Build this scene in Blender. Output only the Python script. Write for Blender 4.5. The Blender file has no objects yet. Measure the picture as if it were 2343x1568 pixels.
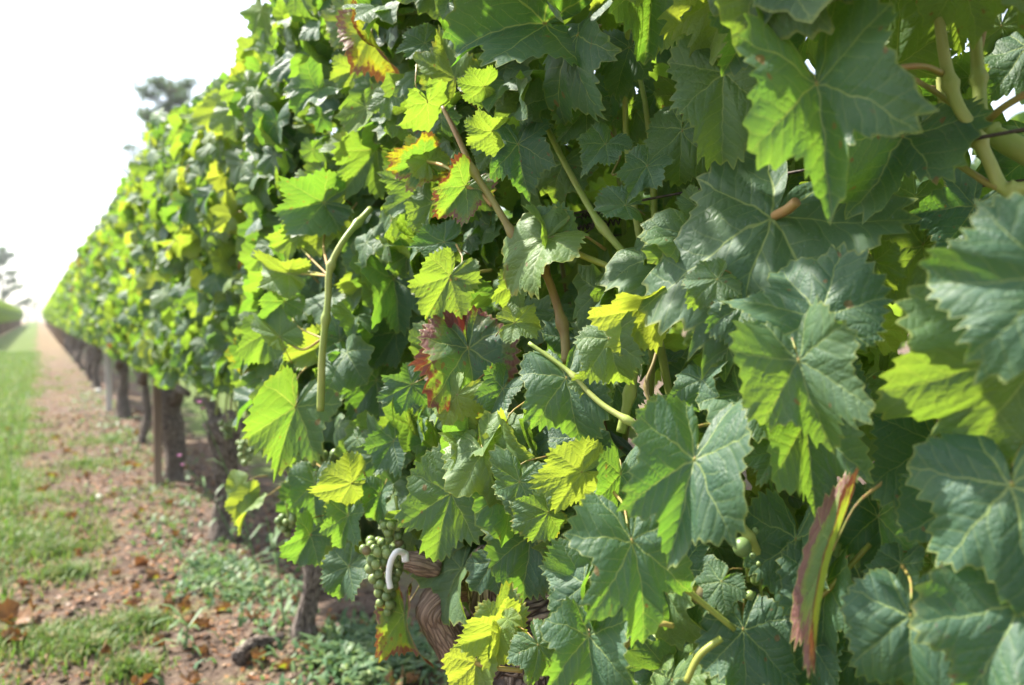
import bpy, math, random
import numpy as np
from mathutils import Vector, Matrix, noise as mn

random.seed(7); rng = np.random.default_rng(7)
R_ = math.radians
scene = bpy.context.scene
COL = scene.collection

# ------------------------------------------------------------------ camera, sky, sun, exposure
FPX = 1786.0                     # focal length in photo units (2342 wide)
YAW, PITCH, EYE = 31.2, 1.89, 0.885
cam = bpy.data.cameras.new("camera"); camo = bpy.data.objects.new("camera", cam); COL.objects.link(camo)
camo.location = (0, 0, EYE); camo.rotation_euler = (R_(90 - PITCH), 0, R_(-YAW))
cam.sensor_width = 23.6; cam.lens = 18.0; cam.clip_start = 0.02; cam.clip_end = 3000
cam.dof.use_dof = True; cam.dof.focus_distance = 0.74; cam.dof.aperture_fstop = 3.3
scene.camera = camo
SUN_EL, SUN_AZ = 53.0, -34.0     # azimuth from the row direction (+Y), negative = towards the lane
w = bpy.data.worlds.new("World"); scene.world = w; w.use_nodes = True
nt = w.node_tree; nt.nodes.clear()
sky = nt.nodes.new("ShaderNodeTexSky"); sky.sky_type = 'NISHITA'; sky.sun_disc = False
sky.sun_elevation = R_(SUN_EL); sky.sun_rotation = R_(SUN_AZ)
sky.air_density = 1.0; sky.dust_density = 1.6; sky.ozone_density = 1.0
bg = nt.nodes.new("ShaderNodeBackground"); bg.inputs[1].default_value = 0.135
wo = nt.nodes.new("ShaderNodeOutputWorld")
hs = nt.nodes.new('ShaderNodeHueSaturation'); hs.inputs['Saturation'].default_value = .55   # hazy summer sky
nt.links.new(sky.outputs[0], hs.inputs['Color']); nt.links.new(hs.outputs[0], bg.inputs[0]); nt.links.new(bg.outputs[0], wo.inputs[0])
sl = bpy.data.lights.new("sun", 'SUN'); sl.energy = 5.0; sl.angle = R_(1.2); sl.color = (1, .95, .86)
so = bpy.data.objects.new("sun", sl); COL.objects.link(so)
sd = Vector((math.sin(R_(SUN_AZ)) * math.cos(R_(SUN_EL)), math.cos(R_(SUN_AZ)) * math.cos(R_(SUN_EL)), math.sin(R_(SUN_EL))))
so.rotation_euler = sd.to_track_quat('Z', 'Y').to_euler()
vs = scene.view_settings
vs.view_transform = 'Standard'; vs.look = 'None'; vs.exposure = 1.6; vs.gamma = 1.0; vs.use_curve_mapping = False
scene.cycles.use_denoising = True
scene.cycles.max_bounces = 9; scene.cycles.diffuse_bounces = 5; scene.cycles.transmission_bounces = 5
scene.cycles.glossy_bounces = 3; scene.cycles.sample_clamp_indirect = 6

# ------------------------------------------------------------------ geometry helpers
_m = camo.rotation_euler.to_matrix()
CR, CU, CF = _m @ Vector((1, 0, 0)), _m @ Vector((0, 1, 0)), _m @ Vector((0, 0, -1))
CO = Vector((0, 0, EYE))
def at(px, py, z):
    """a point at depth z metres in the direction of photo point (px, py)"""
    return CO + CR * ((px - 1171) / FPX * z) + CU * (-(py - 784) / FPX * z) + CF * z
def ground_at(px, py):
    d = at(px, py, 1) - CO
    t = -EYE / d.z
    p = CO + d * t
    return Vector((p.x, p.y, gh(p.x, p.y)))
def project(p):
    d = p - CO
    z = d.dot(CF)
    if z < 1e-3: return (0, 0, z)
    return (1171 + FPX * d.dot(CR) / z, 784 - FPX * d.dot(CU) / z, z)
ROW = 0.605
def gh(x, y):
    """ground height"""
    h = 0.018 * mn.noise(Vector((x * 1.1, y * 1.1, 3.1))) + 0.010 * mn.noise(Vector((x * 4, y * 4, 8.2)))
    h += 0.006 * mn.noise(Vector((x * 11, y * 11, 1.7)))
    h += 0.02 * math.exp(-((x - ROW) / 0.25) ** 2) - 0.015
    k = 1.0 if abs(x) + abs(y) < 40 else 0.0
    return h * k

def np_mesh(name, V, T, mat=None, lp=None, smooth=True, mats=None, mi=None):
    V = np.asarray(V, np.float32); T = np.asarray(T, np.int32)
    me = bpy.data.meshes.new(name)
    me.vertices.add(len(V)); me.vertices.foreach_set("co", V.ravel())
    me.loops.add(T.size); me.loops.foreach_set("vertex_index", T.ravel())
    me.polygons.add(len(T)); me.polygons.foreach_set("loop_start", np.arange(0, T.size, 3, dtype=np.int32))
    for m in (mats or ([mat] if mat else [])): me.materials.append(m)
    if mi is not None: me.polygons.foreach_set("material_index", np.asarray(mi, np.int32))
    me.polygons.foreach_set("use_smooth", np.full(len(T), smooth))
    if lp is not None:
        a = me.attributes.new("lp", 'FLOAT_VECTOR', 'POINT')
        a.data.foreach_set("vector", np.asarray(lp, np.float32).ravel())
    me.update(calc_edges=True)
    return me
def link(name, me, parent=None, loc=None, kind=None):
    o = bpy.data.objects.new(name, me); COL.objects.link(o)
    if parent: o.parent = parent
    if loc is not None: o.location = loc
    if kind: o["kind"] = kind
    return o
def tag(o, label=None, cat=None, group=None, kind=None):
    if label: o["label"] = label
    if cat: o["category"] = cat
    if group: o["group"] = group
    if kind: o["kind"] = kind
    return o
def thing(name, loc, label, cat, group=None):
    o = bpy.data.objects.new(name, None); COL.objects.link(o); o.location = loc; o.empty_display_size = .05
    return tag(o, label, cat, group)

def smooth_path(pts, n):
    """Catmull-Rom through points, n samples"""
    P = [Vector(p) for p in pts]; P = [P[0] * 2 - P[1]] + P + [P[-1] * 2 - P[-2]]
    out = []; segs = len(P) - 3
    for i in range(n):
        u = i / (n - 1) * segs; k = min(int(u), segs - 1); t = u - k
        a, b, c, d = P[k:k + 4]
        out.append(.5 * ((2 * b) + (c - a) * t + (2 * a - 5 * b + 4 * c - d) * t * t + (3 * b - 3 * c + d - a) * t ** 3))
    return out
def tube(pts, rad, nseg=8, amp=0, freq=20, seed=0, fibre=0, cap=True):
    """tapered tube; rad float or list; amp displaces the skin. returns V,T"""
    n = len(pts); V = []; T = []
    if not hasattr(rad, '__len__'): rad = [rad] * n
    up = Vector((.13, .9, .4)).normalized()
    for i, p in enumerate(pts):
        d = (Vector(pts[min(i + 1, n - 1)]) - Vector(pts[max(i - 1, 0)])).normalized()
        a = d.cross(up)
        if a.length < 1e-3: a = d.cross(Vector((1, 0, 0)))
        a.normalize(); b = d.cross(a)
        for j in range(nseg):
            t = 2 * math.pi * j / nseg
            o = a * math.cos(t) + b * math.sin(t)
            r = rad[i]
            if amp:
                q = Vector(p) + o * r
                r *= 1 + amp * (mn.noise(q * freq + Vector((seed, 0, 0))) + .6 * mn.noise(Vector((q.x * freq * 3, q.y * freq * 3, q.z * freq * .7 + seed))))
            if fibre:
                r *= 1 + fibre * mn.noise(Vector((math.cos(t) * 5, math.sin(t) * 5, i * (4.0 if nseg > 30 else 9.0) / n + seed)))
            V.append(tuple(Vector(p) + o * r))
    for i in range(n - 1):
        for j in range(nseg):
            a, b = i * nseg + j, i * nseg + (j + 1) % nseg
            T += [(a, b, b + nseg), (a, b + nseg, a + nseg)]
    if cap:
        for e, s in ((0, 0), (n - 1, (n - 1) * nseg)):
            c = len(V); V.append(tuple(pts[e]))
            for j in range(nseg):
                q = (s + j, s + (j + 1) % nseg, c)
                T.append(q if e else q[::-1])
    return V, T
def tube_lp(pts, rad, nseg):
    n = len(pts); out = []; sl = 0
    r0 = rad if not hasattr(rad, '__len__') else sum(rad) / len(rad)
    for i, p in enumerate(pts):
        if i: sl += (Vector(p) - Vector(pts[i - 1])).length
        for j in range(nseg):
            t = 2 * math.pi * j / nseg; out.append((math.cos(t) * r0, math.sin(t) * r0, sl))
    return out + [(0, 0, 0), (0, 0, sl)]
def bark_tube(name, pts, rad, nseg, *a):
    return np_mesh(name, *tube(pts, rad, nseg, *a), BARK, tube_lp(pts, rad, nseg))
def join(parts):
    V, T = [], []
    for v, t in parts:
        o = len(V); V += list(v); T += [(a + o, b + o, c + o) for a, b, c in t]
    return V, T
def sphere(c, r, nu=10, nv=6, sz=1.0):
    V = [(c[0], c[1], c[2] + r * sz)]; T = []
    for i in range(1, nv):
        ph = math.pi * i / nv
        for j in range(nu):
            t = 2 * math.pi * j / nu
            V.append((c[0] + r * math.sin(ph) * math.cos(t), c[1] + r * math.sin(ph) * math.sin(t), c[2] + r * sz * math.cos(ph)))
    V.append((c[0], c[1], c[2] - r * sz)); L = len(V) - 1
    for j in range(nu): T.append((0, 1 + j, 1 + (j + 1) % nu))
    for i in range(nv - 2):
        for j in range(nu):
            a = 1 + i * nu + j; b = 1 + i * nu + (j + 1) % nu
            T += [(a, a + nu, b + nu), (a, b + nu, b)]
    for j in range(nu): T.append((L, L - nu + (j + 1) % nu, L - nu + j))
    return V, T

# ------------------------------------------------------------------ materials
class NB:
    def __init__(s, name):
        s.m = bpy.data.materials.new(name); s.m.use_nodes = True
        s.t = s.m.node_tree; s.t.nodes.clear(); s.out = s.n("ShaderNodeOutputMaterial")
    def n(s, ty, **k):
        nd = s.t.nodes.new(ty)
        for a, b in k.items(): setattr(nd, a, b)
        return nd
    def put(s, sock, v):
        if v is None: return
        if isinstance(v, bpy.types.NodeSocket): s.t.links.new(v, sock)
        elif isinstance(v, (tuple, list)): sock.default_value = tuple(v) + ((1,) if len(v) == 3 and sock.type == 'RGBA' else ())
        else: sock.default_value = v
    def M(s, op, a, b=None, c=None, clamp=False):
        nd = s.n("ShaderNodeMath", operation=op, use_clamp=clamp)
        for i, v in enumerate((a, b, c)): s.put(nd.inputs[i], v)
        return nd.outputs[0]
    def ss(s, e0, e1, v, lo=0.0, hi=1.0):
        nd = s.n("ShaderNodeMapRange", interpolation_type='SMOOTHSTEP')
        for i, x in enumerate((v, e0, e1, lo, hi)): s.put(nd.inputs[i], x)
        return nd.outputs[0]
    def mix(s, f, a, b, blend='MIX'):
        nd = s.n("ShaderNodeMix", data_type='RGBA', blend_type=blend)
        s.put(nd.inputs[0], f); s.put(nd.inputs[6], a); s.put(nd.inputs[7], b)
        return nd.outputs[2]
    def noise(s, vec, scale, detail=3, rough=.55, out=0, dist=0):
        nd = s.n("ShaderNodeTexNoise"); s.put(nd.inputs['Vector'], vec)
        nd.inputs['Scale'].default_value = scale; nd.inputs['Detail'].default_value = detail
        nd.inputs['Roughness'].default_value = rough; nd.inputs['Distortion'].default_value = dist
        return nd.outputs[out]
    def vmul(s, vec, v):
        nd = s.n("ShaderNodeVectorMath", operation='MULTIPLY'); s.put(nd.inputs[0], vec); s.put(nd.inputs[1], v)
        return nd.outputs[0]
    def bump(s, h, strength, dist):
        nd = s.n("ShaderNodeBump"); nd.inputs['Strength'].default_value = strength; nd.inputs['Distance'].default_value = dist
        s.put(nd.inputs['Height'], h); return nd.outputs[0]
    def pbsdf(s, col, rough=.6, spec=.3, normal=None, **k):
        nd = s.n("ShaderNodeBsdfPrincipled"); s.put(nd.inputs['Base Color'], col); s.put(nd.inputs['Roughness'], rough)
        s.put(nd.inputs['Specular IOR Level'], spec)
        if normal is not None: s.put(nd.inputs['Normal'], normal)
        for a, b in k.items(): s.put(nd.inputs[a.replace('_', ' ')], b)
        return nd.outputs[0]
    def done(s, sh): s.t.links.new(sh, s.out.inputs[0]); return s.m

def leaf_material(dry=False):
    b = NB("dry_leaf" if dry else "vine_leaf")
    at_ = b.n("ShaderNodeAttribute", attribute_name="lp")
    sep = b.n("ShaderNodeSeparateXYZ"); b.put(sep.inputs[0], at_.outputs['Vector'])
    oi = b.n("ShaderNodeObjectInfo"); geo = b.n("ShaderNodeNewGeometry")
    oc = b.n("ShaderNodeSeparateColor"); b.put(oc.inputs[0], oi.outputs['Color'])
    isl = geo.outputs['Random Per Island']
    rnd = b.M('FRACT', b.M('ADD', oi.outputs['Random'], isl))
    off = b.n("ShaderNodeCombineXYZ"); b.put(off.inputs[0], b.M('MULTIPLY', rnd, 37.0)); b.put(off.inputs[1], b.M('MULTIPLY', rnd, 11.0))
    xy = b.n("ShaderNodeCombineXYZ"); b.put(xy.inputs[0], sep.outputs[0]); b.put(xy.inputs[1], sep.outputs[1])
    va = b.n("ShaderNodeVectorMath", operation='ADD'); b.put(va.inputs[0], xy.outputs[0]); b.put(va.inputs[1], off.outputs[0])
    P = va.outputs[0]
    nw = b.n("ShaderNodeSeparateColor"); b.put(nw.inputs[0], b.noise(P, 3.0, 2, out=1))
    x = b.M('ADD', sep.outputs[0], b.M('MULTIPLY', b.M('SUBTRACT', nw.outputs[0], .5), .13))
    y = b.M('ADD', sep.outputs[1], b.M('MULTIPLY', b.M('SUBTRACT', nw.outputs[1], .5), .13))
    r = b.M('SQRT', b.M('ADD', b.M('MULTIPLY', x, x), b.M('MULTIPLY', y, y)))
    th = b.M('ABSOLUTE', b.M('ARCTAN2', x, y))
    c = b.M('MULTIPLY', b.M('GREATER_THAN', th, R_(25)), R_(50))
    c = b.M('ADD', c, b.M('MULTIPLY', b.M('GREATER_THAN', th, R_(76)), R_(52)))
    c = b.M('ADD', c, b.M('MULTIPLY', b.M('GREATER_THAN', th, R_(126)), R_(46)))
    dl = b.M('SUBTRACT', th, c)
    s_ = b.M('MULTIPLY', r, b.M('COSINE', dl)); t_ = b.M('MULTIPLY', r, b.M('SINE', dl))
    ta = b.M('ABSOLUTE', t_)
    wd = b.M('MAXIMUM', b.M('MULTIPLY', b.M('SUBTRACT', 1.15, s_), .0095), .0028)
    main = b.M('SUBTRACT', 1.0, b.ss(b.M('MULTIPLY', wd, .45), b.M('MULTIPLY', wd, 1.35), ta))
    ph = b.M('DIVIDE', b.M('ADD', b.M('SUBTRACT', s_, b.M('MULTIPLY', ta, .95)), b.M('MULTIPLY', b.M('MULTIPLY', ta, ta), .6)), .15)
    ph = b.M('ADD', ph, b.M('MULTIPLY', b.M('GREATER_THAN', t_, 0.0), .45))
    fr = b.M('FRACT', b.M('ADD', ph, 10.0))
    ds = b.M('MULTIPLY', b.M('SUBTRACT', .5, b.M('ABSOLUTE', b.M('SUBTRACT', fr, .5))), .15)
    sec = b.M('SUBTRACT', 1.0, b.ss(.002, .0085, ds))
    sec = b.M('MULTIPLY', sec, b.ss(.55, .02, ta))
    vo = b.n("ShaderNodeTexVoronoi", feature='DISTANCE_TO_EDGE'); b.put(vo.inputs['Vector'], P); vo.inputs['Scale'].default_value = 17
    ter = b.M('SUBTRACT', 1.0, b.ss(.0, .11, vo.outputs['Distance']))
    h = b.M('ADD', b.M('MULTIPLY', b.ss(0, .07, ta), .55), b.M('MULTIPLY', b.ss(0, .05, ds), .5))
    h = b.M('ADD', h, b.M('MULTIPLY', b.M('MULTIPLY', b.ss(0, .28, vo.outputs['Distance']), .45), b.ss(.3, .62, b.noise(P, 2.4, 2))))
    h = b.M('ADD', h, b.M('MULTIPLY', b.noise(P, 60, 2), .10))
    nrm = b.bump(h, .55, .0011)
    vein = b.M('ADD', b.M('ADD', main, b.M('MULTIPLY', sec, .42)), b.M('MULTIPLY', ter, .06), clamp=True)
    yel = b.M('ADD', oc.outputs[0], b.M('MULTIPLY', b.M('SUBTRACT', isl, .5), .35), clamp=True)
    big = b.noise(P, 2.2, 3); fine = b.noise(P, 9, 4)
    yel = b.M('ADD', yel, b.M('MULTIPLY', b.M('SUBTRACT', big, .5), .35), clamp=True)
    top = b.mix(yel, (.032, .084, .056), (.18, .28, .03))
    top = b.mix(b.M('MULTIPLY', fine, .45), top, (.055, .112, .075))
    dusty = b.ss(.38, .70, b.noise(P, 1.6, 4, .6))
    top = b.mix(b.M('MULTIPLY', dusty, .34), top, (.10, .185, .15))
    speck = b.M('MULTIPLY', b.ss(.60, .72, b.noise(P, 42, 3)), b.ss(.42, .62, b.noise(P, 2.7, 2)))
    top = b.mix(b.M('MULTIPLY', speck, .45), top, (.33, .40, .37))
    under = b.mix(yel, (.115, .18, .085), (.30, .36, .07))
    back = geo.outputs['Backfacing']
    col = b.mix(back, top, under)
    col = b.mix(b.M('MULTIPLY', vein, b.M('SUBTRACT', .8, b.M('MULTIPLY', yel, .3))), col, (.30, .39, .12))
    tr = b.mix(yel, (.15, .37, .025), (.54, .61, .045))
    tr = b.mix(b.M('MULTIPLY', vein, .5), tr, (.5, .52, .08))
    # withered margin / rust blotches: amount in object colour G, redness in B
    rim = sep.outputs[2]; am = oc.outputs[1]
    e = b.M('ADD', b.M('MULTIPLY', rim, .75), b.M('MULTIPLY', b.noise(P, 3.5, 5, .65), .75))
    th_ = b.M('SUBTRACT', 1.26, b.M('MULTIPLY', am, .62))
    br = b.ss(th_, b.M('ADD', th_, .10), e)
    br = b.M('MULTIPLY', br, b.ss(.0, .04, am))
    br = b.M('MULTIPLY', br, b.M('SUBTRACT', 1.0, b.M('MULTIPLY', vein, b.ss(.95, .7, am, 0, .8))))
    spot = b.ss(.66, .72, b.noise(P, 15, 2)); br = b.M('MAXIMUM', br, b.M('MULTIPLY', b.M('MULTIPLY', spot, .8), b.ss(.03, .35, am)))
    halo = b.M('MULTIPLY', b.M('MULTIPLY', b.ss(b.M('SUBTRACT', th_, .13), th_, e), b.ss(.0, .1, am)), b.M('SUBTRACT', 1.0, b.M('MULTIPLY', oc.outputs[2], .85)))
    col = b.mix(b.M('MULTIPLY', halo, .65), col, (.34, .30, .03)); tr = b.mix(b.M('MULTIPLY', halo, .7), tr, (.55, .42, .01))
    bc = b.mix(oc.outputs[2], b.mix(fine, (.30, .17, .085), (.13, .065, .03)), b.mix(fine, (.19, .055, .05), (.11, .06, .075)))
    col = b.mix(br, col, bc); tr = b.mix(br, tr, b.mix(oc.outputs[2], (.30, .13, .03), (.26, .04, .02)))
    ring = b.M('MULTIPLY', b.ss(.69, .735, b.noise(P, 5.5, 1)), b.M('GREATER_THAN', b.M('FRACT', b.M('MULTIPLY', rnd, 7.31)), .62))
    col = b.mix(b.M('MULTIPLY', ring, .8), col, (.20, .13, .05)); tr = b.mix(b.M('MULTIPLY', ring, .8), tr, (.3, .18, .03))
    rough = b.M('ADD', .44, b.M('ADD', b.M('MULTIPLY', fine, .12), b.M('MULTIPLY', dusty, .20)))
    rough = b.M('ADD', rough, b.M('MULTIPLY', back, .25))
    spec = b.M('SUBTRACT', .46, b.M('MULTIPLY', back, .28))
    edge = b.M('MULTIPLY', b.ss(.965, .99, sep.outputs[2]), .55); col = b.mix(edge, col, (.30, .33, .07))  # rim light painted into the colour along the leaf margin
    p = b.pbsdf(col, rough, spec, nrm)
    tl = b.n("ShaderNodeBsdfTranslucent"); b.put(tl.inputs[0], tr); b.put(tl.inputs['Normal'], nrm)
    mx = b.n("ShaderNodeMixShader"); b.put(mx.inputs[0], b.M('SUBTRACT', .42, b.M('MULTIPLY', br, .2)))
    b.put(mx.inputs[1], p); b.put(mx.inputs[2], tl.outputs[0])
    return b.done(mx.outputs[0])
LEAF = leaf_material()

def simple(name, c0, c1, scale, rough=.8, spec=.2, bump=.0, bscale=None, stretch=(1, 1, 1), detail=5, trans=None, lo=.35, hi=.65, **k):
    b = NB(name); tc = b.n("ShaderNodeTexCoord"); oi = b.n("ShaderNodeObjectInfo")
    v = b.vmul(tc.outputs['Object'], stretch)
    f = b.ss(lo, hi, b.noise(v, scale, detail, .6))
    col = b.mix(f, c0, c1)
    nrm = None
    if bump: nrm = b.bump(b.noise(v, bscale or scale * 2, 5, .65), .9, bump)
    p = b.pbsdf(col, rough, spec, nrm, **k)
    if trans:
        tl = b.n("ShaderNodeBsdfTranslucent"); b.put(tl.inputs[0], trans)
        mx = b.n("ShaderNodeMixShader"); mx.inputs[0].default_value = .4
        b.put(mx.inputs[1], p); b.put(mx.inputs[2], tl.outputs[0]); p = mx.outputs[0]
    return b.done(p)
def bark_material(name, c0, c1, c2, ck=(.05, .038, .032), cw=.6):
    b = NB(name); v = b.n("ShaderNodeAttribute", attribute_name="lp").outputs['Vector']
    st = b.vmul(v, (1, 1, .13)); n1 = b.noise(st, 170, 5, .65, dist=.6); n2 = b.noise(v, 24, 4)
    vo = b.n("ShaderNodeTexVoronoi", feature='DISTANCE_TO_EDGE'); b.put(vo.inputs['Vector'], b.vmul(v, (1, 1, .16))); vo.inputs['Scale'].default_value = 190
    crack = b.ss(.0, .18, vo.outputs['Distance'])
    col = b.mix(b.ss(.32, .68, n1), c0, c1); col = b.mix(b.ss(.5, .7, n2), col, c2)
    col = b.mix(crack, ck, col)
    h = b.M('ADD', b.M('MULTIPLY', n1, .7), b.M('MULTIPLY', crack, cw))
    return b.done(b.pbsdf(col, .9, .12, b.bump(h, 1.0, .006)))
BARK = bark_material("bark", (.13, .105, .09), (.38, .315, .26), (.25, .21, .18))
BARKRED = bark_material("bark_peeling", (.23, .16, .12), (.40, .29, .21), (.31, .26, .22), (.17, .12, .09), .2)
SHOOT = simple("shoot_green", (.23, .31, .06), (.35, .37, .11), 22, .5, .35, .0006, 90, (1, 1, .4))
SHOOTB = simple("shoot_brown", (.16, .095, .04), (.24, .22, .07), 18, .55, .3, .0006, 90, (1, 1, .4))
PET = simple("petiole", (.24, .28, .05), (.34, .20, .08), 9, .45, .35)
WIRE = simple("wire", (.03, .028, .027), (.11, .085, .07), 120, .6, .4, .0004, Metallic=.6)
WOOD = simple("post_wood", (.32, .29, .27), (.50, .46, .42), 10, .9, .1, .003, 40, (1, 1, .1))
STAKE = simple("stake_wood", (.13, .09, .065), (.26, .19, .14), 10, .9, .1, .003, 40, (1, 1, .1))
PLASTIC = simple("plastic_white", (.74, .74, .72), (.84, .84, .82), 30, .38, .4)
STONE = simple("pebble", (.5, .47, .42), (.75, .73, .7), 30, .8, .2, .001)
PINK = simple("petal_pink", (.55, .22, .45), (.68, .36, .56), 60, .6, .2, trans=(.5, .2, .4))
STRAW = simple("straw", (.34, .26, .15), (.46, .37, .24), 50, .8, .15)
PINEBARK = simple("pine_bark", (.10, .07, .055), (.2, .14, .11), 8, .9, .1)

def blade_material(name, cols, trans):
    b = NB(name); geo = b.n("ShaderNodeNewGeometry"); r = geo.outputs['Random Per Island']
    cr = b.n("ShaderNodeValToRGB"); b.put(cr.inputs[0], r)
    el = cr.color_ramp.elements
    while len(el) < len(cols): el.new(.5)
    for i, c in enumerate(cols): el[i].position = i / (len(cols) - 1); el[i].color = tuple(c) + (1,)
    p = b.pbsdf(cr.outputs[0], .5, .35)
    tl = b.n("ShaderNodeBsdfTranslucent"); b.put(tl.inputs[0], b.mix(.5, cr.outputs[0], trans))
    mx = b.n("ShaderNodeMixShader"); mx.inputs[0].default_value = .35
    b.put(mx.inputs[1], p); b.put(mx.inputs[2], tl.outputs[0]); return b.done(mx.outputs[0])
GRASS = blade_material("grass_blades", [(.04, .10, .02), (.08, .17, .025), (.14, .21, .035), (.10, .17, .06), (.22, .22, .06), (.34, .26, .12)], (.22, .42, .04))
WEED = blade_material("weed_leaves", [(.06, .13, .055), (.10, .19, .085), (.14, .22, .09), (.2, .27, .07)], (.2, .36, .06))
LITTER = blade_material("litter_bits", [(.06, .03, .02), (.26, .10, .04), (.38, .18, .07), (.40, .27, .16), (.10, .06, .045), (.48, .36, .25)], (.4, .2, .06))
NEEDLE = blade_material("pine_needles", [(.05, .10, .045), (.07, .12, .05), (.09, .14, .06)], (.2, .34, .10))

def grape_material():
    b = NB("grape_skin"); tc = b.n("ShaderNodeTexCoord"); oi = b.n("ShaderNodeObjectInfo")
    f = b.noise(tc.outputs['Object'], 90, 3)
    col = b.mix(oi.outputs['Random'], (.085, .16, .03), (.19, .26, .055))
    oc = b.n("ShaderNodeSeparateColor"); b.put(oc.inputs[0], oi.outputs['Color'])
    col = b.mix(oc.outputs[1], col, (.16, .07, .03))
    col = b.mix(b.M('MULTIPLY', f, .35), col, (.4, .45, .28))
    return b.done(b.pbsdf(col, .38, .45, None, Subsurface_Weight=.15, Subsurface_Radius=(.004, .006, .002), Subsurface_Scale=1.0))
GRAPE = grape_material()

def soil_material():
    b = NB("soil"); geo = b.n("ShaderNodeNewGeometry"); P = geo.outputs['Position']
    sp = b.n("ShaderNodeSeparateXYZ"); b.put(sp.inputs[0], P)
    n1 = b.noise(P, 2.2, 5); n2 = b.noise(P, 16, 6, .65); n3 = b.noise(P, 70, 4, .7)
    soil = b.mix(b.ss(.3, .7, n2), (.072, .052, .041), (.19, .138, .106))
    soil = b.mix(b.ss(.42, .66, n1), soil, (.155, .11, .084))
    soil = b.mix(b.ss(.58, .72, n3), soil, (.10, .06, .04))
    soil = b.mix(b.ss(.6, .7, b.noise(P, 33, 4)), soil, (.42, .2, .09))
    edge = b.M('ADD', sp.outputs[0], b.M('MULTIPLY', b.M('SUBTRACT', n1, .5), 1.0))
    lane = b.M('MULTIPLY', b.ss(.02, -.16, edge), b.ss(-1.62, -1.4, edge))
    lane = b.M('MAXIMUM', lane, b.M('MULTIPLY', b.ss(1.0, 1.2, edge), b.ss(2.4, 2.2, edge)))
    lane = b.M('MULTIPLY', lane, b.ss(1.6, 4.5, sp.outputs[1], .15, 1.0))
    gcol = b.mix(n2, (.06, .12, .025), (.15, .2, .055))
    col = b.mix(b.M('MULTIPLY', lane, .85), soil, gcol)
    thin = b.M('MULTIPLY', b.ss(.5, .62, n1), b.ss(.4, .6, n2))
    col = b.mix(b.M('MULTIPLY', thin, .55), col, (.16, .19, .07))
    far = b.ss(9, 30, sp.outputs[1])
    col = b.mix(b.M('MULTIPLY', far, b.M('SUBTRACT', 1.0, lane)), col, b.mix(n1, (.21, .145, .10), (.20, .16, .09)))
    hh = b.M('ADD', b.M('MULTIPLY', n2, .7), b.M('MULTIPLY', n3, .3))
    return b.done(b.pbsdf(col, .95, .1, b.bump(hh, 1.0, .05)))
SOIL = soil_material()

# ------------------------------------------------------------------ leaves
CTRL = [(0, 1.0), (11, .91), (21, .80), (29, .72), (37, .80), (50, .95), (60, .89), (70, .78), (79, .69), (88, .75), (100, .81), (112, .76),
        (126, .70), (142, .65), (155, .56), (166, .40), (174, .2), (180, .05)]
def outline(n, rg, lobe=1.0, teeth=1.0, sharp=1.0):
    """n radii round the leaf, angle measured from the tip; teeth on every 4th sample"""
    A = np.array([c[0] for c in CTRL], float); Rr = np.array([c[1] for c in CTRL], float)
    env = np.interp(A, [0, 49, 102, 145, 180], [1.0, .97, .84, .68, .05])
    Rr = env * (1 - lobe) * .93 + Rr * lobe
    th = np.linspace(-180, 180, n, endpoint=False)
    side = []; sk = 1 + np.clip(rg.normal(0, .035, 2), -.06, .0)
    for sgn in (-1, 1):
        k = 1 + np.convolve(rg.normal(0, .16, len(A) + 2), [.3, .4, .3], 'valid'); k[0] = 1; k[-2:] = 1
        side.append(Rr * k)
    rad = np.where(th < 0, np.interp(np.abs(th), A * sk[0], side[0]), np.interp(np.abs(th), A * sk[1], side[1]))
    step = 4 if n >= 80 else (3 if n >= 40 else 2)
    kk = (np.arange(n) % step)
    saw = {4: [1.0, .35, -.55, -.1], 3: [1.0, -.25, -.6], 2: [.7, -.5]}[step]
    tj = np.repeat(rg.uniform(.25, 1.6, n // step + 1), step)[:n]
    rad = rad * (1 + teeth * .068 * np.array(saw)[kk] * tj * np.clip((180 - np.abs(th)) / 25, 0, 1))
    return np.radians(th), rad
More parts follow.
